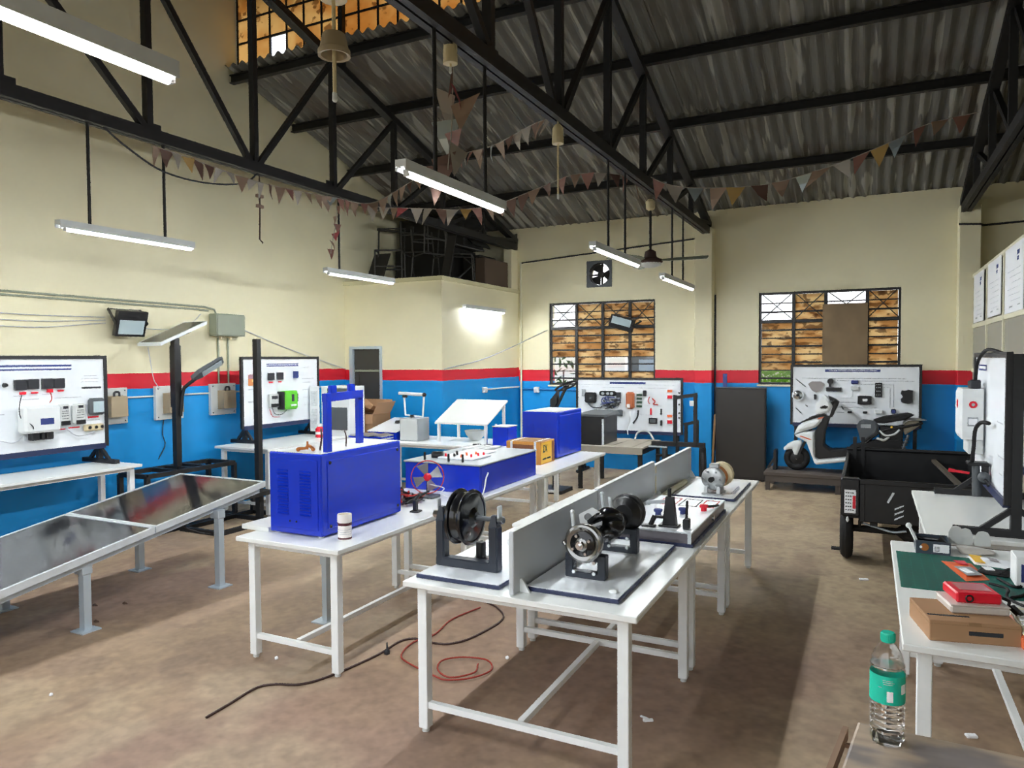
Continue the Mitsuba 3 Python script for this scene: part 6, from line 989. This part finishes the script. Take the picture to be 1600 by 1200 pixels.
single('bent_pipe', 'bent dark pipe lying over the heap on the cabin roof', 'pipe', tube([(-6.9, 9.2, RZ+0.85), (-6.2, 9.5, RZ+0.75), (-5.75, 9.9, RZ+0.6), (-5.55, 10.2, RZ+0.55)], 0.02), 'scrap', True)
single('bent_pipe', 'zigzag dark pipe frame at the right of the heap on the cabin roof', 'pipe', tube([(-5.9, 10.0, RZ+0.52), (-5.62, 9.95, RZ+0.3), (-5.85, 9.9, RZ+0.1), (-5.7, 9.85, RZ+0.02)], 0.016), 'scrap', True)
single('roof_offcut', 'curved dark roof sheet offcut on top of the heap on the cabin roof', 'sheet', (lambda a: (np.array([(-6.0+0.35*math.sin(q), y, RZ+0.52+0.30*math.cos(q)) for y in (10.1, 10.7) for q in a]+[(-6.0+0.34*math.sin(q), y, RZ+0.51+0.30*math.cos(q)) for y in (10.1, 10.7) for q in a]), [[i, i+1, 13+i, 12+i] for i in range(11)]+[[24+i, 36+i, 37+i, 25+i] for i in range(11)]))(np.linspace(-1.1, 1.1, 12)), 'scrap')
for i, (x, y) in enumerate(((-6.9, 8.9), (-6.75, 9.4), (-5.62, 9.0))):
    single('scrap_board', ('left', 'middle', 'right')[i]+' dark board leaning in the heap on the cabin roof', 'board', hull([(x+a, y+b_+c*0.22, RZ+c*(0.45+0.1*i)) for a in (0, 0.3 if i < 2 else 0.14) for b_ in (0, 0.02) for c in (0, 1)]), 'grime')
# ---------------------------------------------------------------- on the floor
single('floor_cable', 'long dark cable winding over the floor from the left row to the front', 'cable', tube([(x, y, 0.007) for x, y in ((-2.97, 2.5), (-2.978, 2.652), (-2.991, 2.849), (-2.93, 2.93), (-2.802, 2.991), (-2.723, 3.15), (-2.66, 3.488), (-2.66, 3.721), (-2.60, 3.809), (-2.494, 3.80), (-2.355, 3.83), (-2.271, 3.996), (-2.244, 4.35), (-2.378, 4.541), (-2.527, 4.622))], 0.006, 6, 5), 'cable_brown', True)
single('floor_cable', 'red-brown cable lying in loose loops under the front work table', 'cable', tube([(x, y, 0.007+0.0008*i) for i, (x, y) in enumerate(((-2.50, 4.5), (-2.56, 4.2), (-2.52, 3.92), (-2.57, 3.748), (-2.53, 3.565), (-2.438, 3.482), (-2.177, 3.388), (-2.086, 3.378), (-1.973, 3.467), (-1.929, 3.599), (-2.018, 3.702), (-2.174, 3.668), (-2.249, 3.572), (-2.20, 3.455), (-2.086, 3.40), (-1.995, 3.511), (-2.03, 3.62)))], 0.005, 6, 5), 'cable_red', True)
single('floor_scrap', 'small white paper scrap on the floor between the tables at the front', 'scrap', J(tilted(-0.965, 3.44, 0.05, 0.02, 0.0, 0.008, 30), tilted(-0.99, 3.46, 0.045, 0.012, 0.001, 0.006, -20)), 'paper')
single('floor_scrap', 'tiny white scrap on the open floor at the lower left', 'scrap', ball((-3.935, 2.313, 0.006), 0.010, 1), 'paper'); single('floor_scrap', 'tiny white scrap on the floor by the foot of the left row', 'scrap', ball((-3.183, 3.197, 0.006), 0.012, 1), 'paper')
single('floor_scrap', 'small white scrap on the floor near the rickshaw wheel', 'scrap', tilted(-0.02, 6.4, 0.07, 0.03, 0, 0.012, 20, 0.003), 'paper'); single('floor_scrap', 'white scrap on the floor under the table with the cutting mat', 'scrap', tilted(0.45, 3.95, 0.05, 0.03, 0, 0.014, 20, 0.003), 'paper'); single('floor_scrap', 'tiny white scrap by the table foot under the front work table', 'scrap', ball((-1.93, 3.80, 0.006), 0.012, 1), 'paper')
single('rubber_stopper', 'small dark stopper lying on the floor beside the long cable', 'stopper', lathe([(0.016, 0), (0.018, 0.02), (0.006, 0.03), (0.004, 0.07)], (-2.625, 3.547, 0.0)), 'print_dark', True)
for i, (x, y) in enumerate(((-4.774, 3.122), (-5.098, 3.328), (-4.935, 3.451))): single('dry_leaf', ('nearest', 'farthest', 'right')[i]+' small dark dry leaf on the floor under the solar panel', 'leaf', hull([(x+a*0.03, y+b_*0.02, z) for (a, b_, z) in ((-1, 0, 0.001), (1, 0.2, 0.001), (0, 1, 0.001), (0.1, -0.8, 0.001), (-0.4, 0.3, 0.014), (0.5, -0.2, 0.012))]), 'rust')
random.seed(17)
t = thing('loose_cables', 'loose thin dark cables lying on the floor behind the bare black post', 'cable')
for i in range(3): part(t, 'cable', tube([(-5.75+random.uniform(-0.2, 0.25), 6.6+random.uniform(-0.3, 0.3), 0.006+0.004*i) for _ in range(7)], 0.005, 6, 5), 'print_dark', True)
# ---------------------------------------------------------------- outside the windows
def leaves(n, box, size, seed):
    rs = np.random.RandomState(seed); c = np.array(box)[:, 0]+rs.rand(n, 3)*(np.array(box)[:, 1]-np.array(box)[:, 0])
    a = rs.randn(n, 3); a /= np.linalg.norm(a, axis=1, keepdims=True); b_ = np.cross(a, rs.randn(n, 3)); b_ /= np.linalg.norm(b_, axis=1, keepdims=True)
    v = np.concatenate([c-a*size, c+b_*size*0.35, c+a*size, c-b_*size*0.35]); i = np.arange(n)
    return (v, np.stack([i, i+n, i+2*n, i+3*n], 1))
scene['leaf_green'] = {'type': 'principledthin', 'base_color': col('7fae3e'), 'roughness': 0.5, 'diff_trans': 0.9}
scene['leaf_dark'] = {'type': 'principledthin', 'base_color': col('3f5a34'), 'roughness': 0.5, 'diff_trans': 0.7}
def shrub(label, x, y, w, h, n, size, m, seed):
    t = thing('shrub', label, 'shrub'); k = part(t, 'foliage', leaves(n, [(x-w, x+w), (y-0.3, y+0.3), (0.3, h)], size, seed), m); labels[k] = {'kind': 'stuff'}
    part(t, 'stem', J(*[cyl((x+q*w*0.5, y, -0.1), (x+q*w*0.6, y, h*0.8), 0.015, n=6) for q in (-1, 0, 1)]), 'rust')
shrub('bright green shrub outside the lower left of the right window', -1.25, 12.4, 0.7, 1.75, 2600, 0.06, 'leaf_green', 1)
shrub('sparse dark-leaved shrub outside the lower left of the left window', -5.0, 12.2, 0.5, 1.95, 170, 0.09, 'leaf_dark', 2)
single('compound_wall', 'pale wall outside the left back window, placed to whiten its lower panes', 'wall', B(-12.0, -4.72, 15.0, 15.2, -0.1, 2.0), mat('whitewash', 'f0f0ec', 0.8))  # plain white backdrop placed so the lower panes look bright
t = thing('far_building', 'grey-blue building with windows seen through the left back window', 'building')
part(t, 'wall', B(-8.2, -4.2, 24.0, 28.0, -0.1, 2.05), mat('building_grey', '3e4856', 0.8)); part(t, 'roof', B(-8.4, -4.0, 23.8, 28.2, 2.05, 2.15), 'grey_dark')
for i in range(4): part(t, 'window', B(-8.0+0.95*i, -7.35+0.95*i, 23.96, 24.0, 0.9, 1.75), 'building_pane' if 'building_pane' in scene else mat('building_pane', '7d8fa3', 0.2))
# ---------------------------------------------------------------- repeats belong together
for prefix, phrase in (('certificate', 'certificates hung on the right partition'), ('purlin', 'steel purlins under the roof sheets'), ('roof_truss', 'steel roof trusses'), ('bunting', 'strings of faded flags under the roof'), ('training_board', 'white training boards on stands'),
                       ('base_board', 'base boards on the middle row of tables'), ('partition_board', 'grey partition boards on the middle row'), ('scrap_chair', 'chair frames heaped on the cabin roof'), ('scrap_cupboard', 'added dark boxes on the cabin roof'), ('scrap_board', 'dark boards on the cabin roof'),
                       ('bent_pipe', 'pipes on the cabin roof'), ('machine_cabinet', 'blue steel cabinets on the left row'), ('floodlight', 'black floodlights'), ('fan_rod', 'fan rods and cups under the middle truss'), ('floor_scrap', 'white scraps on the floor'), ('dry_leaf', 'dry leaves under the solar panel'),
                       ('wall_bench', 'long white benches along the left wall'), ('wall_socket', 'white wall sockets'), ('shrub', 'shrubs outside the windows'), ('floor_cable', 'cables on the floor'), ('black_cable', 'black cables on the green mat')):
    for q in labels:
        if '__' not in q and (q == prefix or (q.startswith(prefix + '_') and q[len(prefix)+1:].isdigit())) and 'label' in labels[q]: labels[q].setdefault('group', phrase)
